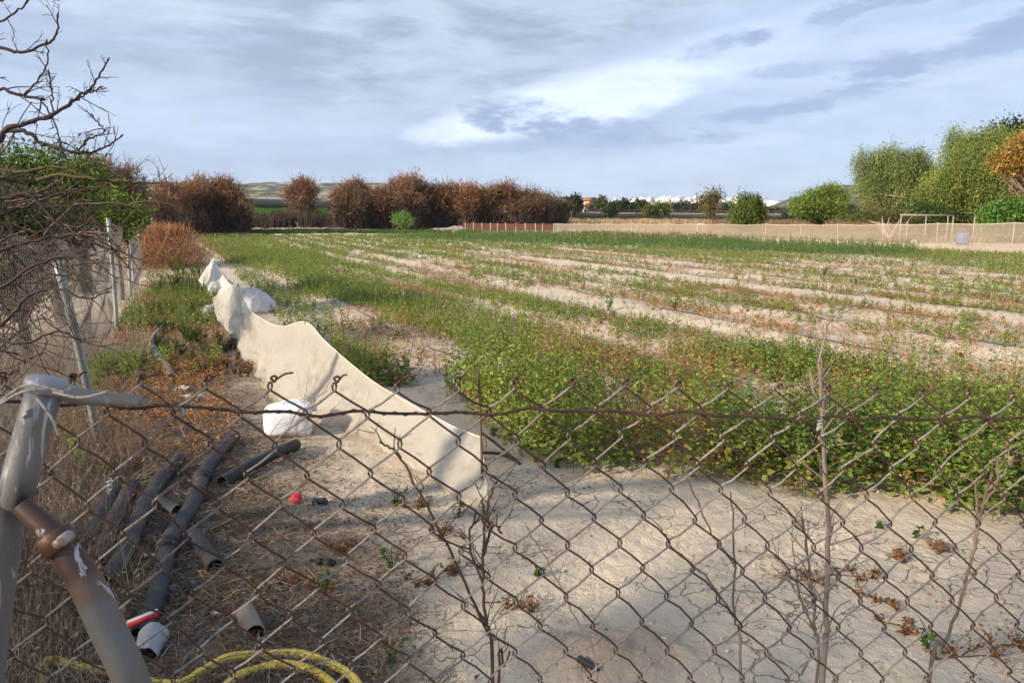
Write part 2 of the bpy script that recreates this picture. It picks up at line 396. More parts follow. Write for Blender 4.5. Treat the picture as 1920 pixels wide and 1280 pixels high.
# ================================================================ CHAIN LINK FENCE (foreground)
def mat_wire():
    m = bpy.data.materials.new('rusty_wire'); m.use_nodes = True; t = NT(m.node_tree)
    col = t.n('ShaderNodeAttribute', attribute_name='Col').outputs['Color']
    co = t.n('ShaderNodeTexCoord').outputs['Object']
    n_ = t.noise(co, 160., 4, .7)
    col = t.mix(t.m('MULTIPLY', t.ss(n_, .48, .62), .6), col, (.085, .04, .022))
    bp = t.n('ShaderNodeBump', {'Height': t.noise(co, 500., 3), 'Strength': .6, 'Distance': .001}).outputs[0]
    t.n('ShaderNodeOutputMaterial', {0: t.n('ShaderNodeBsdfPrincipled', {'Base Color': col, 'Roughness': .7, 'Metallic': .15, 'Normal': bp}).outputs[0]})
    return m
M_wire = mat_wire()
FX0, FY0, FT = -.17, .865, .165
def fy(x): return FY0+FT*(x-FX0)
def ftop(x): return 1.520-.046*np.clip((x-FX0)/.77, -.6, 1.6)
def front_fence():
    L = thing('chain_link_fence', 'rusty chain link fence crossing the whole foreground with a wire through its top', 'fence', (0.2, fy(.2), 0))
    w_, h_ = .0705, .0755
    c_, s_ = math.cos(math.atan(FT)), math.sin(math.atan(FT))
    i0, i1 = -26, 44; J = 41          # columns of half diamonds, rows of half diamonds
    nodes = {}
    rr = np.random.default_rng(5)
    def node(i, j):
        if (i, j) not in nodes:
            nodes[(i, j)] = rr.normal(0, 1, 3)*np.array((.0013, .0025, .0012))
        return nodes[(i, j)]
    rg = 1.35e-3
    grey = np.array((.36, .34, .31)); rust = np.array((.060, .030, .020))
    mb = MB(); strands = []; cols = []; top = MB()
    for i in range(i0, i1):
        pts = []; cs = []
        for j in range(-1, J):
            k = i if (i+j) % 2 == 0 else i+1      # column of this bend
            x = FX0+k*w_/2*c_
            # bend passes slightly beyond the shared node so neighbours hook
            ov = .0017*(1 if k == i+1 else -1)
            off = .0022*(1 if j % 2 else -1)
            d = node(k, j)
            sag = .012*math.sin(x*4.3+1)+.006*math.sin(x*11)
            z = ftop(x)-j*h_/2+d[2]+sag*(.25)
            bulge = .016*math.sin(j*.23+x*2.2)+.010*math.sin(x*7+j*.11)
            px_ = x+(ov+d[0])*c_; py_ = fy(x)+bulge+off+d[1]
            s = 1 if k == i+1 else -1
            nxt = z-h_/2
            if j == -1:
                # knuckle at the top edge
                z -= .004
                pts.append((px_-s*.002, py_-off, z+.004)); cs.append(rust*1.1)
            g_ = .55+.45*math.sin(x*5+1.3)+rr.normal(0, .25)
            # up-right wire is grey for kept zinc and painted-in light, the rest rusted
            cseg = grey if s == -1 else rust
            cb = rust*1.2
            mixg = float(np.clip(g_*(.5 if s == -1 else .15)+.25*(s == -1)*(j < 4), 0, 1))
            pts += [(px_, py_, z+.0035), (px_+s*.0006, py_-off*.6, z), (px_, py_-off*1.2, z-.0035)]
            a = rust*rr.uniform(.8, 1.2)
            cs += [cb, cb, a]
            # midpoint of the next straight, gives the coil its slight sideways bow
            k2 = i if k == i+1 else i+1
            xm = FX0+(k+k2)/2*w_/2*c_; bow = .0028*(-s)*(.4 if s == -1 else 1)
            pts.append((xm+bow*.6, (py_+fy(FX0+k2*w_/2*c_)+bulge)/2, z-h_/4+bow*.3)); cs.append(rust*(1-mixg)+grey*mixg if s == 1 else rust*(.75+.4*rr.random()))
            # the run that leads from column i up to i+1 is the grey one
        P_ = np.array(pts[:(J+1)*4-4+1]) if False else np.array(pts)
        strands.append(P_); cols.append(np.array(cs))
    k = min(len(s) for s in strands)
    S_ = np.array([s[:k] for s in strands]); C_ = np.array([c[:k] for c in cols])
    # recolour runs: '/' runs (lower-left to upper-right) zinc grey painted as lit, '\' runs rust
    dx = np.gradient(S_[:, :, 0], axis=1); dz = np.gradient(S_[:, :, 2], axis=1)
    slash = (dx*dz > 0)[..., None]; amt = (.62+.5*(vn(S_[:, :, 0]*6, S_[:, :, 2]*5, 3)-.35))[..., None]
    C_ = np.where(slash, rust*(1-np.clip(amt, 0, 1))+grey*np.clip(amt, 0, 1), rust*(.7+.6*vn(S_[:, :, 0]*30, S_[:, :, 2]*30, 8)[..., None]))
    mb.tubes(S_, rg, C_, 7, ref=(FT*-1, 1, 0))
    # knuckles: short hooks that join two neighbours at each peak
    for i in range(i0, i1):
        if (i-1) % 2: continue
        x = FX0+i*w_/2*c_; z = ftop(x)+h_/2+.003*math.sin(x*4.3+1)
        tall = i in (16, 20); hh = .012 if tall else .0032
        ang = np.linspace(-.3, math.pi*1.9, 14)
        pts = np.stack([x+.0030*np.cos(ang)*c_*(1 if not tall else .9), fy(x)+.003*np.sin(ang*2)+.01*math.sin(-.23+x*2.2)+.0*ang, z-.001+hh*.5+hh*np.sin(ang)], 1)
        mb.tubes(pts, rg, rust*1.3, 7)
        if i % 3 == 0 or i < 8: # loose wire tail
            p0 = np.array((x+.003, fy(x)-.003, z)); p1 = p0+np.array((rr.uniform(.008, .02), -.004, rr.uniform(.002, .009)))
            mb.tubes(smooth_path([p0, (p0+p1)/2+(0, 0, .002), p1], k=4), rg*.9, rust*1.3, 6)
    mb.build('wire_mesh', M_wire, L, smooth=True)
    # top wire woven through
    xs = np.arange(-.62, 1.75, .012)
    z = ftop(xs)+.0016*np.sin(xs*30)+.0028*np.sin(xs*11+.6)+.002*np.sin(xs*63)
    tw = MB(); y = fy(xs)+.004*np.sin(xs*2*np.pi/(w_*c_))+.006*np.sin(xs*6)
    tw.tubes(np.stack([xs, y, z], 1), 1.9e-3, rust*.8, 8, ref=(0, 0, 1))
    for sgn in (0, np.pi):      # second, thinner strand twisted round the first
        tw.tubes(np.stack([xs, y+.0022*np.cos(xs*260+sgn), z+.0022*np.sin(xs*260+sgn)], 1)[:150], 1.0e-3, rust, 6, ref=(0, 0, 1)) if sgn == 0 else None
    tw.build('top_wire', M_wire, L, smooth=True)
    # pale twisted wire ties
    for (px, py, kind) in ((340, 775, 0), (205, 905, 1), (1537, 790, 1), (1560, 1060, 1)):
        c0 = P(px, py, fy((px-960)/1400*.95)-.004); t = MB()
        a = np.linspace(0, 5*np.pi, 40)
        t.tubes(np.stack([c0[0]+.0026*np.cos(a), c0[1]+.0026*np.sin(a), c0[2]+np.linspace(-.006, .006, 40)], 1), .9e-3, (.42, .42, .40), 6)
        t.tubes(smooth_path([c0, c0+np.array((-.003, 0, -.012)), c0+np.array((.002, 0, -.028 if kind == 0 else -.006))], k=5), 1.1e-3, (.45, .45, .44), 6)
        t.build('wire_tie', M_wire, L, smooth=True)
front_fence()

def mat_galv():
    m = bpy.data.materials.new('galvanised_steel'); m.use_nodes = True; t = NT(m.node_tree)
    base = t.n('ShaderNodeAttribute', attribute_name='Col').outputs['Color']
    co = t.n('ShaderNodeTexCoord').outputs['Object']
    cs = t.n('ShaderNodeMapping', {'Vector': co, 'Scale': (24, 24, 5)}).outputs[0]; a = t.noise(cs, 1., 7, .7, .8); b = t.noise(co, 70., 6, .75); d = t.noise(co, 7., 5, .6, 1.)
    col = t.mix(t.m('MULTIPLY', t.ss(a, .57, .62), .8), base, (.50, .49, .50))
    col = t.mix(t.m('MULTIPLY', t.ss(b, .55, .75), .35), col, (.10, .095, .09))
    col = t.mix(t.m('MULTIPLY', t.ss(d, .70, .78), .5), col, (.14, .05, .025))
    bp = t.n('ShaderNodeBump', {'Height': t.m('ADD', a, b), 'Strength': .35, 'Distance': .002}).outputs[0]
    t.n('ShaderNodeOutputMaterial', {0: t.n('ShaderNodeBsdfPrincipled', {'Base Color': col, 'Roughness': .5, 'Metallic': .25, 'Normal': bp}).outputs[0]})
    return m
M_galv = mat_galv()
GZ = (.15, .152, .158)
def corner_post():
    base = P(-60, 1280, .74); base[2] = 0; base[0] = -.86
    R_ = thing('fence_post', 'leaning weathered galvanised fence post with capped top and diagonal brace, nearest to the camera', 'fence post', base)
    Y0 = .745
    top = P(86, 726, Y0); mid = P(22, 960, Y0-.02); low = base.copy()
    mb = MB(); pth = smooth_path([top, P(55, 830, Y0), mid, P(-8, 1120, Y0-.01), low], n=40)
    mb.tubes(pth, .0170, GZ, 24, caps=True); mb.build('post', M_galv, R_, smooth=True)
    c = MB(); ax = norm((pth[0]-pth[3])[None])[0]
    prof = [(-.004, .0186), (.0, .0202), (.005, .0205), (.008, .0190), (.010, .0155), (.0113, .009), (.0115, .001)]
    pp = np.array([top+ax*a for a, r in prof]); c.tubes(pp, np.array([r for a, r in prof]), (.24, .24, .25), 26)
    c.build('cap', M_galv, R_, smooth=True, label='pale dented cap')
    b = MB(); b0 = P(40, 948, Y0-.03)
    bp_ = smooth_path([b0, P(100, 1003, Y0-.035), P(160, 1090, Y0-.04), P(200, 1175, Y0-.045), P(255, 1300, Y0-.05), P(300, 1500, Y0-.02)+np.array((0, 0, 0)), np.array((P(330, 1600, Y0)[0]+.2, Y0, 0.))], n=120)
    rr_ = np.full(120, .0168); rr_[:10] = np.linspace(.010, .0168, 10)
    bc_ = np.repeat(np.array([[(.135, .132, .125)]]), 120, 1); bc_[0, 0:8] = (.065, .034, .025); bc_[0, 8:10] = (.12, .085, .065); b.tubes(bp_, rr_, bc_, 24, caps=False); b.build('brace', M_galv, R_, smooth=True, label='flattened rusty upper end, grey brace tube')
    j = MB(); i0 = int(np.argmin(np.abs(project(bp_[:, 0], bp_[:, 1], bp_[:, 2])[1]-1015))); jx = norm((bp_[i0+1]-bp_[i0-1])[None])[0]
    j.tubes(np.array([bp_[i0]+jx*a for a in (-.010, -.009, .009, .010)]), np.array([.0170, .0182, .0182, .0170]), (.075, .034, .022), 22, caps=True)
    j.build('rusty_clamp', M_galv, R_, smooth=True, label='rusty clamp')
    n = MB(); bc = P(118, 1012, Y0-.064); a6 = np.array([bc+np.array((0, -.004, 0)), bc+np.array((0, .012, 0))])
    n.tubes(a6, .0055, (.28, .26, .25), 6, caps=True, ref=(0, 0, 1)); n.tubes(np.array([bc+np.array((0, -.010, 0)), bc]), .0045, (.28, .2, .15), 10, caps=True, ref=(0, 0, 1))
    n.build('bolt', M_galv, R_)
    r2 = MB()   # crushed stub of the top rail, opening towards the fence wire
    rp = smooth_path([P(100, 728, Y0+.0), P(160, 742, Y0+.01), P(225, 748, Y0+.03), P(270, 752, Y0+.05)], n=20)
    a = np.arange(20)*2*np.pi/20; V = []
    for q, p_ in enumerate(rp):
        s = q/19; hy = .0125*(1-.15*s)*(1 if q else .6); flat = .75-.3*s
        V.append([p_+np.array((.002*math.cos(t_), hy*math.cos(t_)*.9, hy*flat*math.sin(t_)*(1+.25*math.sin(3*t_+s*4)))) for t_ in a]+[p_+np.array((.002, hy*.9, 0))])
    r2.grid(np.array(V), (.20, .19, .155)); r2.build('rail_stub', M_galv, R_, smooth=True, label='crushed olive-grey stub of the top rail')
    wr = MB()
    for (pa, pb, pc_) in ((( -20, 770), (40, 735), (95, 728)), ((60, 735), (95, 780), (110, 815)), ((-10, 760), (50, 722), (120, 735)), ((100, 735), (150, 745), (200, 735))):
        wr.tubes(smooth_path([P(*pa, Y0-.03), P(*pb, Y0-.035), P(*pc_, Y0-.03)], k=6), .0014, (.35, .33, .31), 6)
    wr.build('wire_wrap', M_wire, R_, smooth=True)
corner_post()

# ================================================================ LEFT BOUNDARY FENCE
def left_fence():
    L = thing('wire_mesh_fence', 'tall wire mesh fence running away along the left edge of the field on tube posts', 'fence', (*uv2xy(12, -1.1), 0))
    g = np.array((.30, .32, .31))
    posts = [((188, 832), (108, 492)), ((219, 613), (203, 411)), ((245, 556), (235, 413)), ((252, 536), (240, 415)), ((262, 524), (243, 417)), ((200, 690), (190, 560))]
    for q, (b, t) in enumerate(posts[:5]):
        p0 = G(*b); p1 = P(*t, p0[1]-(.35 if q == 0 else 0)); mb = MB()
        mb.tubes(smooth_path([p0+np.array((0, 0, -.1)), p0*.5+p1*.5+(.01, 0, 0), p1], n=8), .03 if q != 4 else .022, g*(1 if q else .8), 12, caps=True)
        if q == 1: mb.tubes(np.array([p1, p1+np.array((.0, 0, .02))]), .034, g*1.2, 12, caps=True)
        mb.build('post', M_galv, L, smooth=True)
    for u in (27, 31, 35, 40):
        x, y = uv2xy(u, -1.3); mb = MB(); mb.tubes(np.array([(x, y, -.1), (x, y, 1.6)]), .03, g, 10, caps=True); mb.build('post', M_galv, L, smooth=True)
    for (ua, ub, dw, seed) in ((4.2, 13.2, .055, 0), (13.2, 24.5, .075, 3)):
        n = int((ub-ua)/(dw/2)); hz = dw; J = int(1.62/(hz/2))
        i = np.arange(n)[:, None]; jj = np.arange(J)[None, :]
        k = i+((i+jj) % 2)
        u = ua+k*dw/2
        v = -1.12-.0*u+.05*np.sin(u*1.1)+.10*np.sin(jj/J*3.1)*np.sin(u*.7+1)+.03*np.sin(jj*.35+u*2.3)-.25*np.clip((9-u)/5, 0, 1)*(1-jj/J)
        z = 1.62-.10*np.sin((u-ua)*1.3)**2-jj*hz/2
        x, y = uv2xy(u, v)
        S_ = np.stack([x, y, z], -1); mb = MB()
        mb.tubes(S_, .0016 if ua < 10 else .0019, (.26, .235, .21), 3, ref=(CA, SA, 0))
        mb.build('wire_mesh', M_wire, L)
left_fence()

# ================================================================ NETTING SHEETS
def mat_net(name, col, alpha, scale=400., transl=.45):
    m = bpy.data.materials.new(name); m.use_nodes = True; t = NT(m.node_tree)
    co = t.n('ShaderNodeTexCoord').outputs['Object']
    att = t.n('ShaderNodeAttribute', attribute_name='Col').outputs['Color']
    c0 = t.mix(1., att, col, 'MULTIPLY')
    n_ = t.noise(co, 3., 6, .6); st = t.noise(co, 14., 5, .65)
    c0 = t.mix(t.m('MULTIPLY', t.ss(n_, .5, .75), .35), c0, (col[0]*.62, col[1]*.55, col[2]*.45))
    c0 = t.mix(t.m('MULTIPLY', t.ss(st, .6, .8), .25), c0, (col[0]*.5, col[1]*.42, col[2]*.33))
    wv = t.n('ShaderNodeTexWave', {'Vector': co, 'Scale': scale/6.28, 'Distortion': .5}, bands_direction='Z').outputs[1]
    bp = t.n('ShaderNodeBump', {'Height': t.m('ADD', t.m('MULTIPLY', t.noise(co, 11., 6, .65), .09), t.m('MULTIPLY', wv, .001)), 'Strength': .6, 'Distance': 1.}).outputs[0]
    d = t.n('ShaderNodeBsdfDiffuse', {0: c0, 'Normal': bp}).outputs[0]; tr = t.n('ShaderNodeBsdfTranslucent', {0: c0, 'Normal': bp}).outputs[0]
    b = t.n('ShaderNodeMixShader', {0: transl, 1: d, 2: tr}).outputs[0]
    a = t.m('ADD', alpha, t.m('MULTIPLY', t.m('SUBTRACT', n_, .5), .25), clamp=True)
    b = t.n('ShaderNodeMixShader', {0: a, 1: t.n('ShaderNodeBsdfTransparent').outputs[0], 2: b}).outputs[0]
    t.n('ShaderNodeOutputMaterial', {0: b}); return m
M_cloth = mat_net('crop_netting', (.80, .75, .66), .80, transl=.55)
M_cloth_w = mat_net('crop_netting_white', (.80, .80, .79), .84)

def sheet(name, tops, bots, mat, nu=150, nv=50, bulge=.10, seed=1, peaks=()):
    T_ = smooth_path(tops, n=nu); B_ = smooth_path(bots, n=nu)
    # keep parameter aligned with the control points: resample each by its own control spacing
    def ctrl(pts):
        pts = np.asarray(pts, float); k = 12; o = smooth_path(pts, k=k); s = np.linspace(0, len(o)-1, nu)
        return np.stack([np.interp(s, np.arange(len(o)), o[:, i]) for i in range(3)], 1)
    T_, B_ = ctrl(tops), ctrl(bots)
    t = np.linspace(0, 1, nv)[None, :, None]
    V = T_[:, None]*(1-t)+B_[:, None]*t
    uu = np.linspace(0, 1, nu)[:, None]; tt = np.linspace(0, 1, nv)[None, :]
    H = np.linalg.norm(T_-B_, axis=1)[:, None]
    fold = (fbm(uu*14+tt*1.2, tt*1.4+seed, seed, 4)-.5)*.24+(fbm(uu*34+tt*5, tt*2.5, seed+9, 3)-.5)*.13+(fbm(uu*80+tt*9, tt*6, seed+19, 3)-.5)*.035
    sag = np.sin(tt*math.pi)
    for uk in peaks:
        d_ = (uu-uk)*H.mean()*nu/45; rd = np.hypot(d_, tt*H); ph = np.arctan2(d_, tt*H+.02)
        fold = fold+.06*(np.abs(np.sin(ph*4.5+uk*9))**.7-.5)*np.exp(-rd/.75)*np.clip(rd/.12, 0, 1)
    off = (fold*np.clip(tt*2.5, .1, 1)*1.0+bulge*sag*.5*(.6+.8*np.sin(uu*17)))*np.clip(H, .1, 1)
    V[..., 0] += off*CA*-.6; V[..., 1] += off*-.8; V[..., 2] -= .10*sag*H*.4
    V[..., 2] = np.maximum(V[..., 2], ground_h(V[..., 0], V[..., 1])+.008)
    dirt = np.clip((tt-.78)/.22, 0, 1)*np.clip(fbm(uu*22, tt*6, seed+40)*2.6-.5, 0, 1)+.5*np.clip(fbm(uu*9, tt*3, seed+50)*4-2.4, 0, 1)
    dirt = np.clip(dirt, 0, .85)[..., None]; mb = MB(); mb.grid(V, np.array((1, 1, 1))*(1-dirt)+np.array((.62, .52, .42))*dirt)
    return mb, V
def windbreak():
    root = thing('crop_net', 'long cream crop net hung over short stakes, torn end hanging by the iron rod', 'netting', G(600, 800))
    tops = [P(398, 560, 11.2), P(420, 545, 10.8), P(447, 533, 10.2), P(462, 572, 9.6), P(490, 598, 8.8), P(528, 612, 8.0), P(573, 604, 6.95), P(610, 640, 6.5), P(655, 680, 6.1), P(710, 722, 5.7), P(780, 762, 5.2), P(840, 795, 4.8), P(900, 820, 4.42)]
    bots = [G(418, 600), G(432, 625), G(450, 655), G(470, 690), G(488, 715), G(508, 745), G(560, 785), G(612, 800), G(660, 815), G(712, 838), G(790, 885), G(850, 938), G(915, 972)]
    mb, V = sheet('net', tops, bots, M_cloth, 260, 70, bulge=.16, seed=4, peaks=(2/12, 6/12, 1.0))
    mb.build('net', M_cloth, root, smooth=True)
    # hem rope along the top
    h = MB(); h.tubes(V[:, 0]+np.array((0, 0, .002)), .0035, (.78, .74, .62), 6); h.build('hem', M_plain, root, smooth=True)
    # small flap that trails on the ground at the end
    t2 = [P(898, 935, 4.35), P(912, 940, 4.33), P(930, 936, 4.32), P(936, 944, 4.3)]; b2 = [G(862, 955), G(890, 975), G(915, 990), G(935, 962)]
    mb, _ = sheet('flap', t2, b2, M_cloth, 30, 14, seed=8); mb.build('flap', M_cloth, root, smooth=True)
    for q, (b, t) in enumerate((((560, 790), (573, 603)), ((470, 660), (447, 532)))):
        s = MB(); p0 = G(*b); Y = (10.2, 6.95)[q == 0]; p1 = P(*t, Y)
        p0 = np.array((p1[0]+.02, Y+.05, -.05)); s.tubes(np.array([p0, p1]), .012, (.1, .09, .08), 8, caps=True); s.build('stake', M_wood, root, smooth=True)
    s = MB(); s.tubes(smooth_path([G(905, 952)-(0, 0, .1), P(903, 850, 4.33), P(897, 690, 4.31)], n=10), .0075, (.15, .085, .05), 8, caps=True)
    tag(s.build('iron_rod', M_wire, smooth=True), 'thin rusty iron rod standing in the soil at the end of the cream net', 'rod')
    # white crumpled heap beyond the first peak
    t3 = [P(470, 570, 10.9), P(480, 548, 11.0), P(492, 545, 11.0), P(502, 558, 10.9)]; b3 = [G(455, 588), G(470, 592), G(492, 592), G(508, 582)]
    def heap(name, cx, cy, rx, ry, hz, mat, seed, lab, cat='netting'):
        c0 = G(cx, cy); n1, n2 = 70, 40; a = np.linspace(0, 2*np.pi, n1); r = np.linspace(0, 1, n2)
        A, R2 = np.meshgrid(a, r, indexing='ij')
        nn = fbm(np.cos(A)*2.2+seed+5+R2, np.sin(A)*2.2+R2*2, seed, 4)
        x = c0[0]+rx*R2*np.cos(A)*(.75+.5*nn); y = c0[1]+ry*R2*np.sin(A)*(.75+.5*nn)
        z = hz*(1-R2**2.2)*(.45+1.1*fbm(np.cos(A)*R2*2.6+9, np.sin(A)*R2*2.6+seed, seed+2, 5))+.02+.05*fbm(A*6, R2*9, seed+7)*(R2 > .1)
        z = z+ground_h(x, y)*1.
        V = np.stack([x, y, z], -1); V[-1] = V[0]
        mb = MB(); mb.grid(V); tag(mb.build(name, mat, smooth=True), lab, cat)
    heap('crumpled_net', 482, 586, .34, .45, .36, M_cloth_w, 3, 'white crumpled net heap behind the first peak of the cream net')
    heap('crumpled_net', 396, 596, .36, .3, .15, M_cloth, 9, 'flat cream net end lying on the soil left of the first peak')
    heap('crumpled_net', 418, 556, .34, .7, .34, M_cloth_w, 6, 'crumpled whitish net bundle between the two farther net peaks')
    r2 = thing('crop_net', 'small white net peak on a stake, farthest along the row', 'netting', G(405, 545))
    t4 = [P(383, 508, 17.6), P(391, 496, 17.5), P(402, 484, 17.3), P(411, 506, 16.6), P(424, 524, 15.2), P(436, 536, 14.0)]; b4 = [G(384, 546), G(392, 551), G(403, 557), G(413, 565), G(426, 575), G(440, 587)]
    mb, _ = sheet('net', t4, b4, M_cloth_w, 70, 30, bulge=.25, seed=12); mb.build('net', M_cloth_w, r2, smooth=True)
    s = MB(); p1 = P(402, 484, 17.3); s.tubes(np.array([(p1[0], p1[1]+.03, -.05), p1]), .012, (.1, .09, .08), 8, caps=True); s.build('stake', M_wood, r2)
windbreak()
# continued in the next sections

# ================================================================ THINGS ON THE NEAR GROUND
def on(px, py, dz=0.):
    g = G(px, py, dz); g[2] = float(ground_h(g[0], g[1]))+dz; return g
def mat_plastic(name, rough, dirt, nscale=8., spec=.4, bd=.004):
    m = bpy.data.materials.new(name); m.use_nodes = True; t = NT(m.node_tree)
    col = t.n('ShaderNodeAttribute', attribute_name='Col').outputs['Color']; co = t.n('ShaderNodeTexCoord').outputs['Object']
    a = t.noise(co, nscale, 6, .65); b = t.noise(co, nscale*6, 5, .7)
    col = t.mix(t.m('MULTIPLY', t.ss(a, .45, .75), dirt), col, (.30, .24, .17)); col = t.mix(t.m('MULTIPLY', t.ss(b, .56, .7), dirt*.7), col, (.25, .2, .15))
    bp = t.n('ShaderNodeBump', {'Height': a, 'Strength': .5, 'Distance': bd}).outputs[0]
    t.n('ShaderNodeOutputMaterial', {0: t.n('ShaderNodeBsdfPrincipled', {'Base Color': col, 'Roughness': t.m('ADD', rough, t.m('MULTIPLY', b, .25)), 'Specular IOR Level': spec, 'Normal': bp}).outputs[0]})
    return m
M_pipe = mat_plastic('black_pipe', .5, .16, 8., .3); M_can = mat_plastic('jerrycan_plastic', .4, .16, 5., .4, .01); M_hose = mat_plastic('hose_rubber', .4, .12, 25.)
def jerrycan():
    c = on(535, 822); c[1] += .10; c[0] += .0; ang = math.radians(14)
    R_ = thing('jerrycan', 'white plastic jerrycan lying on its side at the foot of the cream net', 'jerrycan', c)
    L, Wd, Hh = .385, .27, .255
    # superellipse sections along the length, pinched ribs
    n = 44; s = np.linspace(-1, 1, n); a = np.arange(48)*2*np.pi/48; V = []
    for q in s:
        e = (1-abs(q)**7)**(1/3.) if abs(q) < 1 else 0
        e *= 1-.006*(math.cos(q*9) > .9)
        ca, sa = np.cos(a), np.sin(a); px_ = np.sign(ca)*np.abs(ca)**.42; py_ = np.sign(sa)*np.abs(sa)**.42
        hgt = Hh/2*(1+.10*q); dent = 1-.035*np.cos(a*3+q*3)
        V.append(np.stack([np.full(48, q*L/2), px_*Wd/2*e*dent, Hh/2+.006+py_*hgt*e*dent*.97], 1))
    V = np.array(V); V = np.concatenate([V, V[:, :1]], 1)
    rot = np.array([[math.cos(ang), math.sin(ang), 0], [-math.sin(ang), math.cos(ang), 0], [0, 0, 1]])
    mb = MB(); mb.grid(V@rot+c, (.74, .76, .80)); mb.build('body', M_can, R_, smooth=True)
    h = MB(); hp = np.array([(-.05, .0, Hh-.015), (-.03, .0, Hh+.020), (.03, .0, Hh+.028), (.09, .0, Hh+.026), (.115, .0, Hh-.01)])@rot+c
    h.tubes(smooth_path(hp, k=6), .010, (.72, .74, .78), 10, caps=True); h.build('handle', M_can, R_, smooth=True)
    k = MB(); kp = np.array([(L/2-.02, .06, Hh*.75), (L/2+.035, .06, Hh*.75)])@rot+c; k.tubes(kp, .026, (.55, .56, .58), 20, caps=True); k.build('cap', M_can, R_)
jerrycan()

def pipe(name, label, pts, r, cat='pipe', col=(.022, .024, .029), hollow=True, group='black irrigation pipes', rings=(), dz=None, sides=20, mat=None, extra=None):
    pts = [on(*p_) for p_ in pts]
    for p_ in pts: p_[2] += r*.85
    pth = smooth_path(pts, n=34)
    if dz is not None: pth[:, 2] += np.interp(np.linspace(0, 1, 34), np.linspace(0, 1, len(dz)), dz)
    R_ = thing(name, label, cat, (pth[:, 0].mean(), pth[:, 1].mean(), 0), group)
    mb = MB(); mb.tubes(pth, r, col, sides)
    if hollow:
        mb.tubes(pth, r*.86, (.012, .012, .013), sides)
        T_ = norm(np.gradient(pth, axis=0))
        for e, q in ((pth[0], T_[0]), (pth[-1], T_[-1])):      # rims
            N = norm(np.cross(q, (0, 0, 1.))[None])[0]; B = np.cross(q, N); a = np.linspace(0, 2*np.pi, sides+1)
            ring = np.cos(a)[:, None]*N+np.sin(a)[:, None]*B
            mb.grid(np.stack([e+ring*r, e+q*0+ring*r*.86], 1), tuple(t*1.5 for t in col))
    mb.build('tube', mat or M_pipe, R_, smooth=True)
    for t_ in rings:
        i = t_*33; i0 = int(i); p0 = pth[i0]*(1-(i-i0))+pth[min(i0+1, 33)]*(i-i0); d = norm((pth[min(i0+1, 33)]-pth[max(i0-1, 0)])[None])[0]
        c = MB(); prof = [(-.055, 1.02), (-.052, 1.2), (-.03, 1.26), (-.026, 1.12), (.0, 1.14), (.004, 1.3), (.03, 1.3), (.034, 1.12), (.055, 1.1), (.058, 1.01)]
        sc = r/.05
        c.tubes(np.array([p0+d*a*sc for a, b in prof]), np.array([b*r for a, b in prof]), (.018, .018, .02), 26); c.build('coupling', M_pipe, R_, smooth=False)
    return R_, pth
pipe('pipe', 'longest black pipe of the pile, with thick couplings, ending at the red and white wrapper', [(262, 1215), (300, 1110), (322, 1030), (365, 955), (392, 890), (440, 828)], .047, rings=(.30, .56, .66))
pipe('pipe', 'black pipe whose bare upper end lies beside the long coupled pipe', [(205, 1110), (240, 1050), (275, 965), (305, 915), (335, 878)], .050)
pipe('pipe', 'black pipe second from the left, half sunk in dry straw', [(182, 1080), (205, 1020), (230, 965), (250, 928)], .048)
pipe('pipe', 'leftmost black pipe, disappearing under dry straw', [(165, 1040), (188, 985), (215, 930)], .047)
pipe('pipe', 'black pipe lying diagonally towards the white jerrycan', [(418, 915), (470, 890), (515, 868), (556, 846)], .042, dz=(.0, .02, .03, .01))
pipe('pipe', 'short black pipe stub with its open end facing the camera', [(365, 1020), (385, 1046), (405, 1072)], .042)
pipe('pipe', 'short dark stub crossing behind the thick couplings', [(285, 952), (335, 975)], .040)
pipe('pipe_fitting', 'stubby grey threaded pipe fitting sticking out beside the long pipe', [(318, 1110), (340, 1108), (366, 1100)], .028, cat='pipe fitting', col=(.06, .065, .075), rings=(.55,), group=None)
pipe('pipe', 'weathered grey-brown clay-like pipe stub near the yellow hose', [(462, 1160), (480, 1205)], .042, col=(.17, .145, .11), group=None)
pipe('corrugated_hose', 'pale grey hose length curving through the weeds beside the left fence', [(305, 618), (288, 640), (292, 665), (312, 690), (322, 715)], .045, cat='hose', col=(.17, .18, .19), group=None)
pipe('hose_offcut', 'thin black tube loop poking out beside the iron rod', [(905, 858), (935, 858), (968, 862)], .012, cat='hose', group=None, sides=8, dz=(.05, .04, 0))
pipe('hose_offcut', 'thin black tube slanting down from the iron rod above the other one', [(905, 842), (938, 852), (975, 868)], .010, cat='hose', group=None, sides=8, dz=(.12, .06, 0))
pipe('hose_offcut', 'short black tube at the bottom edge below the earth mound', [(1085, 1258), (1120, 1276)], .014, cat='hose', group=None, sides=8)
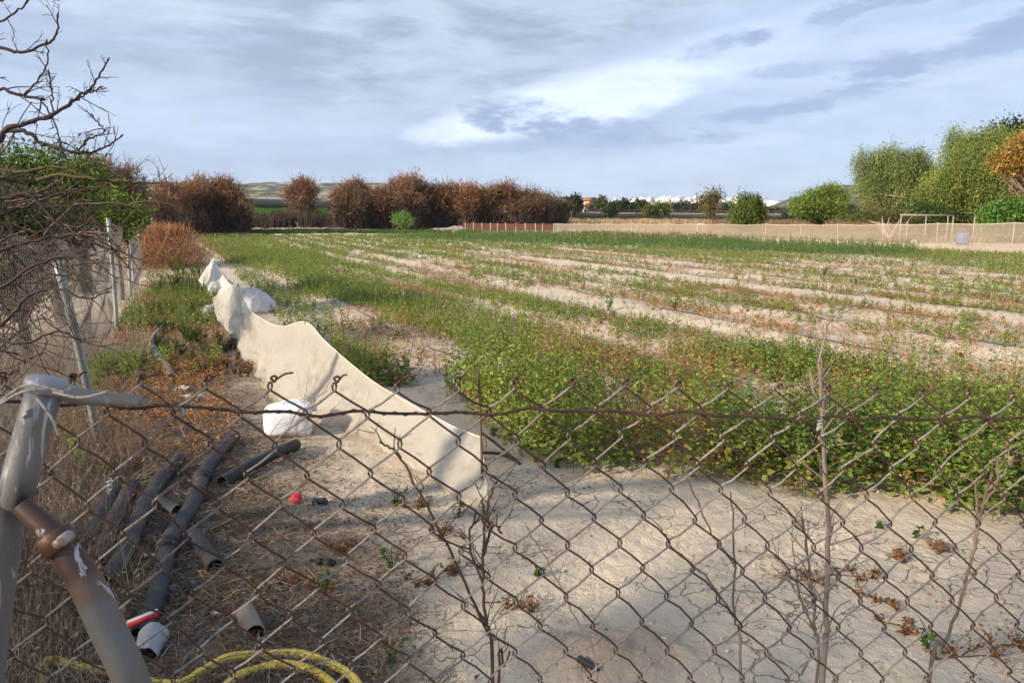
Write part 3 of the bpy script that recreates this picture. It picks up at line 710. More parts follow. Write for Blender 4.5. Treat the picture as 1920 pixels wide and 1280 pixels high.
def hose():
    R_ = thing('garden_hose', 'yellow garden hose lying in loose loops at the bottom edge', 'hose', G(450, 1270))
    a = [(60, 1330), (78, 1300), (82, 1266), (100, 1254), (150, 1262), (210, 1272), (280, 1290), (340, 1300), (380, 1272), (430, 1248), (500, 1237), (560, 1238), (615, 1252), (660, 1280), (690, 1330)]
    b = [(400, 1330), (440, 1290), (480, 1268), (530, 1262), (580, 1268), (625, 1300), (650, 1345)]
    for q, pts in enumerate((a, b)):
        P_ = [on(*p_)+np.array((0, 0, .018+.008*(i % 2))) for i, p_ in enumerate(pts)]
        pth = smooth_path(P_, k=8); mb = MB(); mb.tubes(pth, .0185, (.62, .45, .06), 16, caps=True)
        mb.build('tube', M_hose, R_, smooth=True)
        st = MB(); T_ = norm(np.gradient(pth, axis=0)); S = norm(np.cross(T_, (0, 0, 1.)))*(-.012 if q else .012)
        st.tubes(pth+S+np.array((0, 0, .0128)), .0022, (.05, .22, .20), 5); st.build('stripe', M_hose, R_)
hose()
def debris():
    c = on(556, 938); R_ = thing('bottle_cap', 'round red plastic lid lying on the soil', 'lid', c)
    m = MB(); a = [(0., .034), (.022, .036), (.026, .034), (.027, .026), (.016, .024), (.014, .004)]
    ax = norm(np.array((.1, -.5, .8))[None])[0]
    m.tubes(np.array([c+(0, 0, .012)+ax*h for h, r in a]), np.array([r for h, r in a]), (.55, .03, .05), 28); m.build('rim', M_plain, R_, smooth=True)
    c = on(585, 943); m = MB(); m.tubes(smooth_path([c+(0, 0, .02), c+(.06, .02, .02), c+(.09, -.01, .02)], n=8), np.array([.02, .024, .02, .018, .022, .024, .02, .012]), (.03, .035, .045), 12, caps=True)
    tag(m.build('pipe_fitting', M_pipe, smooth=True), 'small dark plastic fitting touching the red lid', 'pipe fitting')
    c = on(605, 1056); R_ = thing('tube_connector', 'small black barbed connector on the leafy soil', 'pipe fitting', c)
    m = MB(); pr = [(-.07, .008), (-.03, .010), (-.028, .018), (-.005, .019), (-.003, .012), (.02, .012), (.022, .022), (.045, .022), (.047, .012), (.07, .014)]
    d = norm(np.array((1., -.25, 0))[None])[0]; m.tubes(np.array([c+(0, 0, .02)+d*h for h, r in pr]), np.array([r for h, r in pr]), (.02, .02, .022), 16, caps=True); m.build('body', M_pipe, R_)
    # red and white box at the end of the long pipe
    c = on(278, 1205)+np.array((0, 0, .10)); R_ = thing('plastic_bag', 'crumpled red and white plastic wrapper tied round the lower end of the longest pipe', 'wrapper', c-np.array((0, 0, .1)))
    m = MB(); m.box(c+np.array((-.005, -.02, .012)), (.125, .03, .022), math.radians(22), (.50, .05, .045), (0, -.25)); m.build('red_strip', M_plain, R_)
    m = MB(); m.box(c+np.array((-.004, -.019, .0245)), (.118, .022, .003), math.radians(22), (.62, .56, .54), (0, -.25)); m.build('label_strip', M_plain, R_)
    m = MB(); aa = np.linspace(0, 2*np.pi, 40); rr_ = np.linspace(0, 1, 14); A, B = np.meshgrid(aa, rr_, indexing='ij')
    e0 = on(288, 1222)+np.array((0, 0, .05)); dirp = norm((on(262, 1250)-on(288, 1190))[None])[0]; dirp = np.array((dirp[0], dirp[1], -.1)); S = norm(np.cross(dirp, (0, 0, 1.))[None])[0]; U = np.cross(S, dirp)
    rad = .056*(1+.22*(fbm(np.cos(A)*3+5, B*7+np.sin(A)*3, 3)-.5)*2)*np.clip(1.02-.25*B, 0, 1)
    V = e0+dirp*(B[..., None]*.14-.02)+S*(np.cos(A)*rad)[..., None]+U*(np.sin(A)*rad)[..., None]; V[-1] = V[0]
    m.grid(V, (.26, .265, .28)); m.build('bag', M_plain, R_, smooth=True)
    for px, py, s, lab in ((288, 1052, .07, 'torn white plastic scrap left of the long pipe, larger piece'), (318, 1050, .05, 'pale rolled scrap touching the long pipe'), (405, 1155, .035, 'curled white scrap on the straw above the clay-like stub'), (585, 1190, .045, 'crushed grey-white cup piece right of the clay-like stub'), (340, 738, .16, 'pale flat board offcut in the weeds by the left fence'), (362, 752, .12, 'pale stone-like slab piece beside the board offcut')):
        c = on(px, py); m = MB(); n = 9; g = np.linspace(-.5, .5, n); A, B = np.meshgrid(g, g*.55, indexing='ij')
        z = .012+s*.35*fbm(A*3+px, B*5+py, 3)+s*.3*np.abs(A)
        an = RNG.uniform(0, 3); x = (A*math.cos(an)-B*math.sin(an))*s*(1+.4*vn(B*5, A*3, px)); y = (A*math.sin(an)+B*math.cos(an))*s
        top = np.stack([x+c[0], y+c[1], z+c[2]], -1); m.grid(top, (.50, .49, .47)); m.grid(top[::-1]-(0, 0, .003 if s < .1 else .02), (.48, .46, .44))
        tag(m.build('plastic_scrap' if s < .1 else 'board_offcut', M_can), lab, 'litter')
debris()

# straw, leaves, twigs on the soil
def litter():
    def scatter(n, fn, rmin=1.2, rmax=14, spread=1.0):
        out = []; tot = 0
        while tot < n:
            px = RNG.uniform(-260, 2150, n*2); py = RNG.uniform(560, 1420, n*2); t = CAMH/-((640-py)*CP-F*SP)
            x = (px-960)*t; y = (F*CP+(640-py)*SP)*t; d = fn(x, y, px, py); k = RNG.random(len(x)) < d
            out.append(np.stack([x[k], y[k]], 1)); tot += k.sum()
        o = np.concatenate(out)[:n]; return np.column_stack([o, ground_h(o[:, 0], o[:, 1])])
    def dens(x, y, px, py):
        u, v = xy2uv(x, y)
        a = np.clip((.95-v)/.8, 0, 1)*np.clip((12-u)/5, 0, 1)
        return np.clip(a*(.25+1.3*fbm(x*2.5, y*2.5, 5)-.3), 0, 1)*(np.hypot(x, y)/12+.12)
    def dens_thin(x, y, px, py):
        u, v = xy2uv(x, y)
        return np.clip(fbm(x*3, y*3, 15)*3.2-1.6, 0, 1)*np.clip(1.15-(px-550)/620, .10, 1)*(y < 5.6)
    tan = [(.30, .25, .19), (.20, .16, .12), (.13, .105, .08), (.42, .36, .28), (.08, .065, .055), (.24, .15, .09), (.20, .185, .165)]
    n = 52000; p0 = scatter(n, dens); L = RNG.uniform(.03, .16, n); a = RNG.uniform(0, 2*np.pi, n)
    d = np.stack([np.cos(a)*L, np.sin(a)*L, RNG.normal(.008, .02, n)], 1); p0[:, 2] += RNG.uniform(.0, .035, n)
    mb = MB(); mb.ribs(p0, p0+d, RNG.uniform(.0015, .0045, n), .001, pick(tan, n)*RNG.uniform(.6, 1.15, (n, 1)), bend=RNG.normal(0, .012, (n, 3)))
    n = 16000; p0 = scatter(n, dens); p0[:, 2] += RNG.uniform(.002, .02, n); D = RNG.normal(size=(n, 3))*(1, 1, .35)
    mb.leaves(p0, D, RNG.uniform(.012, .04, n), .5, pick([(.28, .15, .07), (.20, .12, .07), (.36, .24, .13), (.13, .09, .06)], n), fold=.8)
    tag(mb.build('straw_litter', M_dry), 'brown straw, twigs and dead leaves covering the shaded soil on the left', 'plant litter', kind='stuff')
    mb = MB(); n = 26000; p0 = scatter(n, dens_thin); L = RNG.uniform(.01, .05, n); a = RNG.uniform(0, 2*np.pi, n)
    d = np.stack([np.cos(a)*L, np.sin(a)*L, RNG.normal(.004, .006, n)], 1); p0[:, 2] += .003
    mb.ribs(p0, p0+d, RNG.uniform(.001, .003, n), .001, pick([(.16, .09, .05), (.24, .13, .07), (.12, .09, .06), (.3, .24, .16)], n), bend=RNG.normal(0, .004, (n, 3)))
    n = 7000; p0 = scatter(n, dens_thin); mb.leaves(p0+(0, 0, .004), RNG.normal(size=(n, 3))*(1, 1, .3), RNG.uniform(.006, .022, n), .55, pick([(.24, .12, .055), (.32, .18, .08), (.14, .08, .05)], n), fold=.8)
    tag(mb.build('dry_crumbs', M_dry), 'fine reddish brown plant crumbs scattered over the bare pale soil', 'plant litter', kind='stuff')
    mb = MB(); n = 2600
    p0 = scatter(n, lambda x, y, px, py: (y < 6)*(.15+.6*fbm(x*2, y*2, 33))*np.clip((y/5), .1, 1)); s = RNG.uniform(.003, .009, n)*RNG.choice([1, 1, 1, 1.8], n)
    o = np.array([(1, 0, 0), (-1, 0, 0), (0, 1, 0), (0, -1, 0), (0, 0, 1), (0, 0, -1)], float)
    V = p0[:, None]+o[None]*s[:, None, None]*RNG.uniform(.6, 1.2, (n, 6, 1))*(1, 1, .7); b = np.arange(n)[:, None]*6
    T_ = np.concatenate([b+np.array(q) for q in ((0, 2, 4), (2, 1, 4), (1, 3, 4), (3, 0, 4), (2, 0, 5), (1, 2, 5), (3, 1, 5), (0, 3, 5))])
    mb.add(V.reshape(-1, 3), None, T_, np.repeat(cv((.40, .34, .26), n, .12, .03), 6, 0)); tag(mb.build('pebbles', M_wood), 'small clods and pebbles on the pale soil', 'pebbles', kind='stuff')
    # upright dry grass stalks, thick beside and under the left fence
    mb = MB(); n = 15000
    def dd(x, y, px, py):
        u, v = xy2uv(x, y); return np.clip((-.28-v+.5*(fbm(x*2, y*2, 71)-.5))/.5, 0, 1)*(u < 13)*(np.hypot(x, y) > 2.0)*np.clip(y/9+.1, 0, 1)
    p0 = scatter(n, dd); h = RNG.uniform(.06, .32, n)*np.clip(.55+.9*fbm(p0[:, 0], p0[:, 1], 7), 0, 1.2)
    d = np.stack([RNG.normal(0, .3, n)*h, RNG.normal(0, .3, n)*h, h], 1)
    mb.ribs(p0, p0+d, RNG.uniform(.0025, .005, n), .0012, pick([(.26, .215, .165), (.19, .15, .115), (.12, .10, .085), (.34, .285, .22), (.20, .135, .085)], n), bend=RNG.normal(0, .02, (n, 3)))
    n = 14000; q = RNG.integers(0, 15000, n); pp = p0[q]+d[q]*RNG.uniform(.2, 1, (n, 1)); mb.leaves(pp, RNG.normal(size=(n, 3))+(0, 0, .4), RNG.uniform(.008, .028, n), .4, pick([(.28, .2, .12), (.18, .13, .09), (.33, .26, .17)], n))
    tag(mb.build('dry_grass', M_dry), 'grey-brown dry stalks standing thick along the foot of the left fence', 'dry grass', kind='stuff')
litter()

# ================================================================ CROP
P_front = [(620, 700), (690, 730), (800, 712), (880, 765), (905, 800), (960, 845), (1060, 885), (1200, 892), (1350, 905), (1480, 930), (1600, 918), (1700, 945), (1790, 962), (1930, 972), (2150, 990), (2500, 960), (2400, 820), (2100, 760), (1920, 719), (1762, 694), (1640, 690), (1560, 700), (1519, 707), (1490, 728), (1462, 728), (1399, 694), (1312, 679), (1200, 672), (1069, 650), (1022, 634), (944, 644), (819, 636), (720, 622), (631, 617), (610, 640)]
P_s1 = [(352, 430), (480, 434), (540, 456), (600, 480), (662, 508), (725, 527), (819, 555), (880, 577), (960, 600), (1037, 622), (1045, 650), (900, 668), (840, 655), (760, 612), (690, 583), (590, 560), (520, 520), (440, 495), (395, 470), (365, 445)]
P_lg = [(385, 465), (430, 480), (520, 520), (600, 565), (610, 600), (640, 640), (600, 640), (520, 605), (470, 570), (420, 520), (390, 490)]
P_s2 = [(560, 458), (650, 483), (769, 508), (869, 532), (975, 546), (1060, 566), (1110, 580), (1108, 606), (1050, 600), (975, 580), (869, 559), (769, 531), (650, 505), (580, 482)]
P_s3 = [(1138, 592), (1245, 596), (1258, 642), (1150, 638)]
P_s4 = [(1256, 622), (1387, 626), (1500, 637), (1612, 656), (1762, 690), (1920, 716), (2100, 740), (2050, 800), (1920, 770), (1700, 730), (1560, 715), (1462, 708), (1350, 680), (1256, 664)]
P_far = [(850, 441), (1040, 443), (1300, 453), (1500, 461), (1700, 471), (1740, 483), (1500, 477), (1300, 470), (1100, 464), (950, 457), (700, 447)]
P_right = [(1690, 474), (1960, 486), (1960, 530), (1760, 500)]
P_p1 = [(1640, 640), (1705, 642), (1705, 672), (1650, 672)]
P_p2 = [(1715, 646), (1800, 648), (1835, 695), (1760, 692)]
P_yel = [(720, 585), (830, 580), (870, 625), (800, 640), (735, 615)]
P_brn = [(1060, 800), (1180, 770), (1330, 800), (1320, 860), (1200, 872), (1080, 850)]
P_brn2 = [(620, 600), (700, 600), (860, 650), (700, 660), (620, 640)]
def crop():
    green = MB(); brown = MB()
    for (r0, r1, sp, kn, ls, wst) in ((3.6, 9.5, .078, 38, .052, .0045), (9.5, 19, .105, 22, .046, .008), (19, 40, .155, 12, .068, .012), (40, 97, .29, 8, .115, .025)):
        umax = r1; us = np.arange(-3, umax*1.25, sp); vs = np.arange(-.95, 60, sp)
        U, V = np.meshgrid(us, vs); U = U.ravel()+RNG.uniform(-.5, .5, U.size)*sp; V = V.ravel()+RNG.uniform(-.5, .5, V.size)*sp
        x, y = uv2xy(U, V); r = np.hypot(x, y); m = (r >= r0) & (r < r1) & (y > 2)
        if r1 <= 19: m &= (np.abs(x) < y*1.05+2)
        else: m &= (np.abs(x) < y*.80+4)
        vmax = np.interp(x, (-30, 3.8, 17.4, 23.2, 40), (64, 67.0, 45.0, 33.8, 20)); m &= (y < vmax-1) & (y < 90)
        x, y, U, V, r = x[m], y[m], U[m], V[m], r[m]
        px, py = project(x, y, np.zeros_like(x))
        jx = (fbm(x*.9, y*.9, 5)-.5)*.7; jpx, jpy = project(x+jx, y+(fbm(x*.9, y*.9, 6)-.5)*.7, np.zeros_like(x))
        row = np.cos(2*np.pi*(V-8.1)/1.75)
        n1_ = fbm(x*.5, y*.5, 101); n2_ = fbm(x*1.6, y*1.6, 102); ns = fbm(U*.16, V*1.1, 103)
        dg = np.clip((ns-.49)*3.2+row*.22+(n2_-.5)*1.2-.04+.38*np.clip((r-20)/25, 0, 1), 0, .9)*np.clip(.35+.6*(r/40), .3, 1)
        db = np.clip((fbm(U*.22+9, V*1.0, 104)-.42)*3+row*.25+(n2_-.5), 0, .9)*np.clip(1.2-r/60, .3, .9)
        nearbare = (y < 7.5) & ~inpoly(px, py, P_front); dg = np.where(nearbare, 0, dg); db = np.where(nearbare, 0, db)
        farleft = (py < 470) & (px < 900); dg = np.where(farleft, np.clip(.55+(n2_-.5)*1.6+row*.3, 0, 1), dg)
        h = np.full(x.shape, .20)*(.5+n1_)
        yel = np.zeros_like(x)
        for poly, d, hh, y_ in ((P_lg, .34, .22, .1), (P_right, .5, .3, .1), (P_s1, .88, .27, .08), (P_s2, .95, .25, .05), (P_s3, .9, .28, 0), (P_s4, .9, .32, .1), (P_p1, .8, .25, .1), (P_p2, .75, .25, .1), (P_far, 1., .52, 0), (P_front, 1., .62, .30)):
            k = inpoly(jpx, jpy, poly)
            if poly is not P_right and poly is not P_far: tx, ty = project(x+jx, y, np.full_like(x, hh*.8)); k &= inpoly(tx, ty, poly)
            dg = np.where(k, d*(.35+1.2*np.clip(n2_*1.5-.1, 0, 1)) if poly is not P_front else 1.1*np.clip((n2_-.12)*5, .6, 1), dg); h = np.where(k, hh*(.55+.35*n1_+.5*n2_), h); yel = np.where(k, y_*np.clip(n1_*2.4-.5, 0, 1.6), yel)
            db = np.where(k, .16*np.clip(n2_*3-1, 0, 1) if poly is not P_front else np.clip((fbm(x*1.1, y*1.1, 131)-.50)*7, 0, .8)*np.clip((1450-px)/250, .12, 1), db)
        k = inpoly(jpx, jpy, P_yel); yel = np.where(k, .9, yel); dg = np.where(k, .9, dg)
        k = inpoly(jpx, jpy, P_brn) & (n2_ > .33); db = np.where(k, 1., db); dg = np.where(k, .12, dg)
        k = inpoly(px, py, P_front); h = np.where(k, h*np.clip(.35+1.35*fbm(x*2.6, y*2.6, 140), .5, 1.35), h)
        k = inpoly(jpx, jpy, P_brn2); db = np.where(k, .6*np.clip(n2_*3-.9, 0, 1), db); dg = np.where(k, .12, dg)
        lw = (V < 1.35) & ~inpoly(px, py, P_s1) & ~inpoly(px, py, P_front); edge_ = np.clip((U-5.2)/2.2, 0, 1)*(V < np.interp(U, (5, 8, 12, 14, 30), (.25, .32, .45, .9, .9)))
        dg = np.where(lw, edge_*np.clip(fbm(x*.8+3, y*.5, 222)*4-1.75, 0, .8)*(U < 24), dg); db = np.where(lw, edge_*np.clip(fbm(x*.9, y*.7+8, 223)*4-1.2, 0, .9)*(U < 26), db); h = np.where(lw, .30*(.4+n1_), h)
        q = RNG.random(x.shape); ig = q < dg; ib = (RNG.random(x.shape) < db) & (~ig | (RNG.random(x.shape) < .5))
        # lone tall plants
        for (idx, isg) in ((ig, True), (ib, False)):
            X, Y, Hh, R2, YL = x[idx], y[idx], h[idx], r[idx], yel[idx]; n = len(X)
            if not n: continue
            Zg = ground_h(X, Y)
            hb = Hh*RNG.uniform(.55, 1.25, n) if isg else np.where(inpoly(px[idx], py[idx], P_front), .40, .11)*RNG.uniform(.5, 1.3, n)
            if isg: hb *= np.where(RNG.random(n) < .07, 1.4, 1)
            lean = RNG.normal(0, .16, (n, 2))*hb[:, None]
            kk = kn if isg else max(3, int(kn*.6))
            tpar = RNG.random((n, kk))**.85*.95+.07
            base = np.stack([X, Y, Zg], 1)
            Pp = base[:, None]+np.stack([lean[:, :1]*tpar, lean[:, 1:]*tpar, hb[:, None]*tpar], 2)
            wide = (1-tpar*.75)*(.035 if isg else .05)*(1 if r0 < 19 else 1.7)+.006; aa = RNG.uniform(0, 2*np.pi, (n, kk))
            D = np.stack([np.cos(aa), np.sin(aa), RNG.normal(.12, .35, (n, kk))], 2)
            Pp += D*wide[..., None]*(.6+ls*4)*RNG.random((n, kk, 1))
            L = ls*(1.35-.95*tpar)*RNG.uniform(.6, 1.3, (n, kk))
            if isg:
                pl = fbm(X*.8, Y*.8, 300); c0 = np.array((.27, .335, .065)); c1 = np.array((.115, .20, .045)); cy = np.array((.27, .29, .05)); cb = np.array((.27, .165, .07))
                cc = c0*(1-pl[:, None])+c1*pl[:, None]; ol = np.clip(fbm(X*1.3+5, Y*1.3, 301)*4-2.1, 0, .6)[:, None]*(.4+YL[:, None]); cc = cc*(1-ol)+np.array((.32, .30, .08))*ol
                cc = np.repeat(cc[:, None], kk, 1)
                isy = (RNG.random((n, kk)) < (YL[:, None]*(.30+.4*(1-tpar))+.004))[..., None]; isb = (RNG.random((n, kk)) < (.03+.12*(1-tpar)))[..., None]
                cc = np.where(isy, cy, cc); cc = np.where(isb, cb, cc)
                deep = inpoly(px[idx], py[idx], P_far)[:, None, None]; cc = np.where(deep, np.array((.11, .215, .055)), cc)
                cc = cc*np.exp(RNG.normal(0, .22, (n, kk, 1)))
            else:
                cc = np.array([(.42, .21, .09), (.32, .16, .075), (.46, .29, .14), (.22, .125, .07), (.45, .24, .09)])[RNG.integers(0, 5, (n, kk))]*np.exp(RNG.normal(0, .2, (n, kk, 1)))
            mb = green if isg else brown
            mb.leaves(Pp.reshape(-1, 3), D.reshape(-1, 3), L.reshape(-1)*(1 if isg else .7), .58 if isg else .45, cc.reshape(-1, 3), fold=.35)
            top = base+np.column_stack([lean, hb]); mb.ribs(base, top, wst, wst*.5, np.array((.10, .12, .04)) if isg else np.array((.24, .15, .08)), bend=RNG.normal(0, .012, (n, 3)))
            if not isg:      # wispy dead side stems
                m2 = n*3; b2 = np.repeat(base, 3, 0); hh2 = np.repeat(hb, 3); dd = np.column_stack([RNG.normal(0, .7, m2)*hh2, RNG.normal(0, .7, m2)*hh2, hh2*RNG.uniform(.2, 1., m2)])
                mb.ribs(b2, b2+dd, wst*.7, wst*.3, pick([(.30, .17, .08), (.22, .12, .06)], m2), bend=RNG.normal(0, .01, (m2, 3)))
    tag(green.build('crop_plants', M_leaf), 'leafy green crop growing in dense strips and ragged rows across the field', 'crop', kind='stuff')
    tag(brown.build('withered_crop', M_dry), 'withered reddish brown crop stems lying between the green rows', 'dead crop', kind='stuff')
    print('crop faces', sum(len(q) for q in green.Q), sum(len(q) for q in brown.Q))
crop()

def drip_lines():
    for q, v in enumerate((2.85, 6.35, 8.1, 9.85, 11.6, 13.35, 15.1, 16.85, 18.6, 20.35)):
        u0 = (8.5, 9.5, 4.3, 3.0, 1.5, .0, -1, -2, -3, -4)[q]; u1 = 58-v*.6
        u = np.linspace(u0, u1, 260)
        vv = v+.05*np.sin(u*.9+q)+.03*np.sin(u*2.7+q*2)+.02*np.sin(u*6); x, y = uv2xy(u, vv)
        z = ground_h(x, y)+.004+.02*np.clip(np.sin(u*1.7+q), -.6, 1)
        mb = MB(); mb.tubes(np.stack([x, y, z], 1),   .0085, (.04, .04, .042), 6, ref=(0, 0, 1))
        nm = ('first', 'second', 'third', 'fourth', 'fifth', 'sixth', 'seventh', 'eighth', 'ninth', 'tenth')[q]
        tag(mb.build('drip_line', M_pipe, smooth=True), 'black drip irrigation line on the bare soil, %s counted from the cream net' % nm, 'irrigation line', 'drip lines along the crop rows')
drip_lines()

# ---- single weeds in the foreground and beside the left fence
def weed(base, h, n, col, leaf=.03, stems=4, wid=.5, dead=False, mb=None):
    mb = mb or MB()
    for s in range(stems):
        a = random.uniform(0, 6.28); tip = base+np.array((math.cos(a)*h*wid*random.uniform(.3, 1), math.sin(a)*h*wid*random.uniform(.3, 1), h*random.uniform(.6, 1)))
        pth = smooth_path([base-(0, 0, .01), (base+tip)/2+np.array((0, 0, h*.12)), tip], n=6); mb.tubes(pth, np.linspace(.004, .0015, 6)*(h/.3+.3), (.10, .12, .04) if not dead else (.16, .09, .05), 4)
        k = max(3, n//stems); t = RNG.random(k)*.9+.1; pp = np.stack([np.interp(t*5, np.arange(6), pth[:, i]) for i in range(3)], 1)
        D = RNG.normal(size=(k, 3))*(1, 1, .5)+(0, 0, .25); mb.leaves(pp, D, leaf*RNG.uniform(.5, 1.3, k), .5, cv(col, k, .25), fold=.5)
    return mb
GREENS = [(736, 1066, .16, 'small green weed near the centre left of the bare soil'), (610, 1108, .14, 'small green sprig left of the bare pale soil'), (745, 948, .13, 'green seedling below the net, left of the reddish dead weeds'), (790, 862, .09, 'tiny green sprout at the lower hem of the cream net'), (860, 972, .09, 'yellow-green sprout beside the trailing net end'), (1738, 1215, .09, 'small green weed next to the brown tuft at lower right'), (1720, 1008, .07, 'green seedling on bare soil just before the crop edge'), (1650, 990, .05, 'tiny seedling pair on the soil before the crop edge'), (1140, 580, .32, 'lone tall green plant on bare soil beyond the second crop strip'), (1265, 585, .25, 'lone green tuft between two drip lines'), (735, 1240, .10, 'broad green weed at the bottom edge right of the yellow hose'), (60, 1115, .12, 'low green tuft under the leaning post'), (1012, 1085, .04, 'tiny green leaf rosette in the middle of the bare soil'), (1045, 875, .08, 'small dark green weed at the crop corner'), (925, 815, .08, 'small pale weed just right of the iron rod'), (1545, 520, .38, 'tall green plant standing alone on the right half of the field'), (1605, 535, .2, 'low dark green tuft right of the tall lone plant'), (1380, 525, .25, 'green tuft in the middle of the far field')]
for px, py, h, lab in GREENS:
    b = on(px, py); tag(weed(b, h, 70 if py < 600 else 34, (.09, .17, .035), .032 if h < .2 else .05, 5 if h < .2 else 8).build('weed', M_leaf, origin=b), lab, 'weed', 'single green weeds')
DEADS = [(855, 1075, .05, 'reddish dead weed right of the thin forked stem'), (962, 1138, .06, 'wide rusty dead weed patch left of the earth mound'), (770, 952, .06, 'rusty dead weed cluster under the end of the net'), (828, 1000, .07, 'rusty dead weed below the trailing net end'), (560, 1095, .06, 'orange-brown tuft on the leaf litter'), (640, 1028, .07, 'brown dead weed beside the leaf litter edge'), (1600, 1078, .05, 'brown crumpled weed right of the thick grey stem'), (1690, 1045, .04, 'small brown weed on pale soil right of centre'), (1692, 1172, .03, 'flat brown weed near the lower right corner'), (1800, 1235, .05, 'brown tuft with fine stems at the lower right'), (1905, 1208, .08, 'reddish dead tuft at the right edge'), (1775, 1030, .06, 'upright brown dead sprig before the crop edge'), (1590, 865, .05, 'dead weed under the crop edge at right'), (700, 800, .05, 'brown wisp under the net hem'), (1515, 1090, .05, 'brown wisp at the foot of the thick grey stem'), (1655, 1125, .03, 'thin brown curl on the bare soil'), (1780, 880, .16, 'pale orange dead stems among the crop at right'), (790, 1090, .05, 'brown dead weed cluster left of the forked stem')]
for px, py, h, lab in DEADS:
    b = on(px, py); mb = MB()
    for q in range(5):
        o_ = np.array((random.gauss(0, .06), random.gauss(0, .04), 0)); weed(b+o_, h, 34, (.23, .115, .05), .02, 5, 1.4, True, mb); mb.tubes(np.array([b, b+o_/2+(0, 0, .005), b+o_]), .003, (.15, .08, .05), 4)
    tag(mb.build('dead_weed', M_dry, origin=b), lab, 'dead weed', 'single dead weeds')
LW = ['tall dark green weed clump left of the crumpled net bundles', 'tallest dark green clump just left of the small white net peak', 'dark green weed clump nearest the second left fence post', 'bushy green clump touching the flat cream net end', 'dark green clump in the gap between fence posts and net',
      'green weeds growing right against the flat cream net end', 'green weed clump in front of the flat cream net end', 'green weeds just above the upper end of the grey hose', 'green weed clump right of the grey hose', 'green weeds between the grey hose and the first net peak',
      'olive weed tuft at the foot of the first net peak', 'reddish weed tuft left of the grey hose top', 'dark green clump in front of the orange dry bush', 'green clump at the right foot of the orange dry bush', 'green clump at the left foot of the orange dry bush',
      'reddish dry tuft below the first sag of the net', 'olive tuft left of the net below its first sag', 'reddish dry tuft right of the lower grey hose end', 'olive tuft beside the bend of the grey hose', 'reddish dry tuft at the net hem above the jerrycan', 'olive tuft left of the grey hose bend', 'reddish tuft nearest the bottom of the second left fence post']
def left_weeds():
    # mixed low weeds between the left fence and the net: countable tufts
    spots = []
    pts = [(350, 560, .55), (372, 540, .6), (330, 545, .5), (385, 565, .5), (300, 548, .45), (395, 600, .35), (360, 590, .4), (318, 620, .3), (340, 640, .3), (378, 640, .25), (420, 650, .25), (300, 590, .35), (335, 510, .5), (360, 515, .5), (300, 500, .45), (410, 690, .22), (380, 700, .22), (350, 690, .22), (330, 665, .25), (440, 705, .18), (300, 655, .22), (270, 620, .2)]
    for q, (px, py, h) in enumerate(pts):
        b = on(px, py); g = q < 10 or 12 <= q < 15; col = (.06, .12, .03) if g else ((.27, .17, .09) if q % 2 else (.12, .15, .04))
        mb = MB()
        for s in range(5):
            o_ = np.array((random.gauss(0, .13), random.gauss(0, .18), 0)); weed(b+o_, h*random.uniform(.5, 1.1), 150, col, .026, 10, .45, not g, mb)
            mb.tubes(np.array([b, b+o_/2, b+o_]), .003, (.15, .1, .06), 4)
        tag(mb.build('weed', M_leaf if g else M_dry, origin=b), LW[q], 'weed', 'weed clumps beside the left fence')
left_weeds()

# ================================================================ TREES
def lobe_pts(lobes, n, clump, spread, shell=.55):
    """clumped points in ellipsoid lobes -> positions, outward directions, clump colour factor"""
    w_ = np.array([l[1][0]*l[1][2]+l[1][0]*l[1][1] for l in lobes]); w_ = w_/w_.sum()
    K = max(8, n//clump); li = RNG.choice(len(lobes), K, p=w_)
    d = norm(RNG.normal(size=(K, 3))); c0 = np.array([l[0] for l in lobes])[li]; rr = np.array([l[1] for l in lobes])[li]
    rad = RNG.uniform(shell, 1.04, K)**.8
    cc = c0+d*rr*rad[:, None]
    ci = RNG.integers(0, K, n)
    pts = cc[ci]+RNG.normal(size=(n, 3))*spread
    cf = np.exp(RNG.normal(0, .26, K))[ci][:, None]
    return pts, norm(d*rr)[ci], cf, li[ci]
def sublobes(lobes, k, f=.5, push=.75):
    out = []
    for c, rr in lobes:
        out.append((c, rr*.68))
        for _ in range(k):
            d = norm(RNG.normal(size=(1, 3)))[0]; d[2] = d[2]*.8+.15; d[1] -= .15; out.append((c+d*rr*push, rr*f*RNG.uniform(.7, 1.25)))
    return out
def limbs(mb, base, lobes, r, col, n_each=2, wob=.12, sides=6):
    base = np.asarray(base)
    zmin = min(l[0][2]-l[1][2]*.5 for l in lobes)
    fork = base+np.array((0, 0, max(.25, (zmin-base[2])*.6)))
    mb.tubes(smooth_path([base-(0, 0, .2), (base+fork)/2+RNG.normal(0, r*.6, 3), fork], n=8), np.linspace(r*1.25, r*.8, 8), col, 9)
    for c, rr in lobes:
        for q in range(n_each):
            e = np.asarray(c)+RNG.normal(size=3)*np.asarray(rr)*.38; L = np.linalg.norm(e-fork)
            m1 = fork*.6+e*.4+RNG.normal(0, wob*L*.5, 3); pth = smooth_path([fork, m1, e], n=8)
            mb.tubes(pth, np.linspace(r*.6, r*.10, 8), col, sides)
            for k in range(3):
                i = RNG.integers(3, 7); e2 = pth[i]+RNG.normal(size=3)*np.asarray(rr)*.4
                mb.tubes(smooth_path([pth[i], (pth[i]+e2)/2+RNG.normal(0, .05*L, 3), e2], n=5), np.linspace(r*.25, r*.05, 5), col, 4)
def mk_lobes(spec, D, dj=0.):
    out = []
    for (cx, cy, rx, ry) in spec:
        c = P(cx, cy, D+RNG.uniform(-dj, dj)); s = D/1420
        out.append((c, np.array((rx*s, max(rx, ry)*s*.9, ry*s))))
    return out
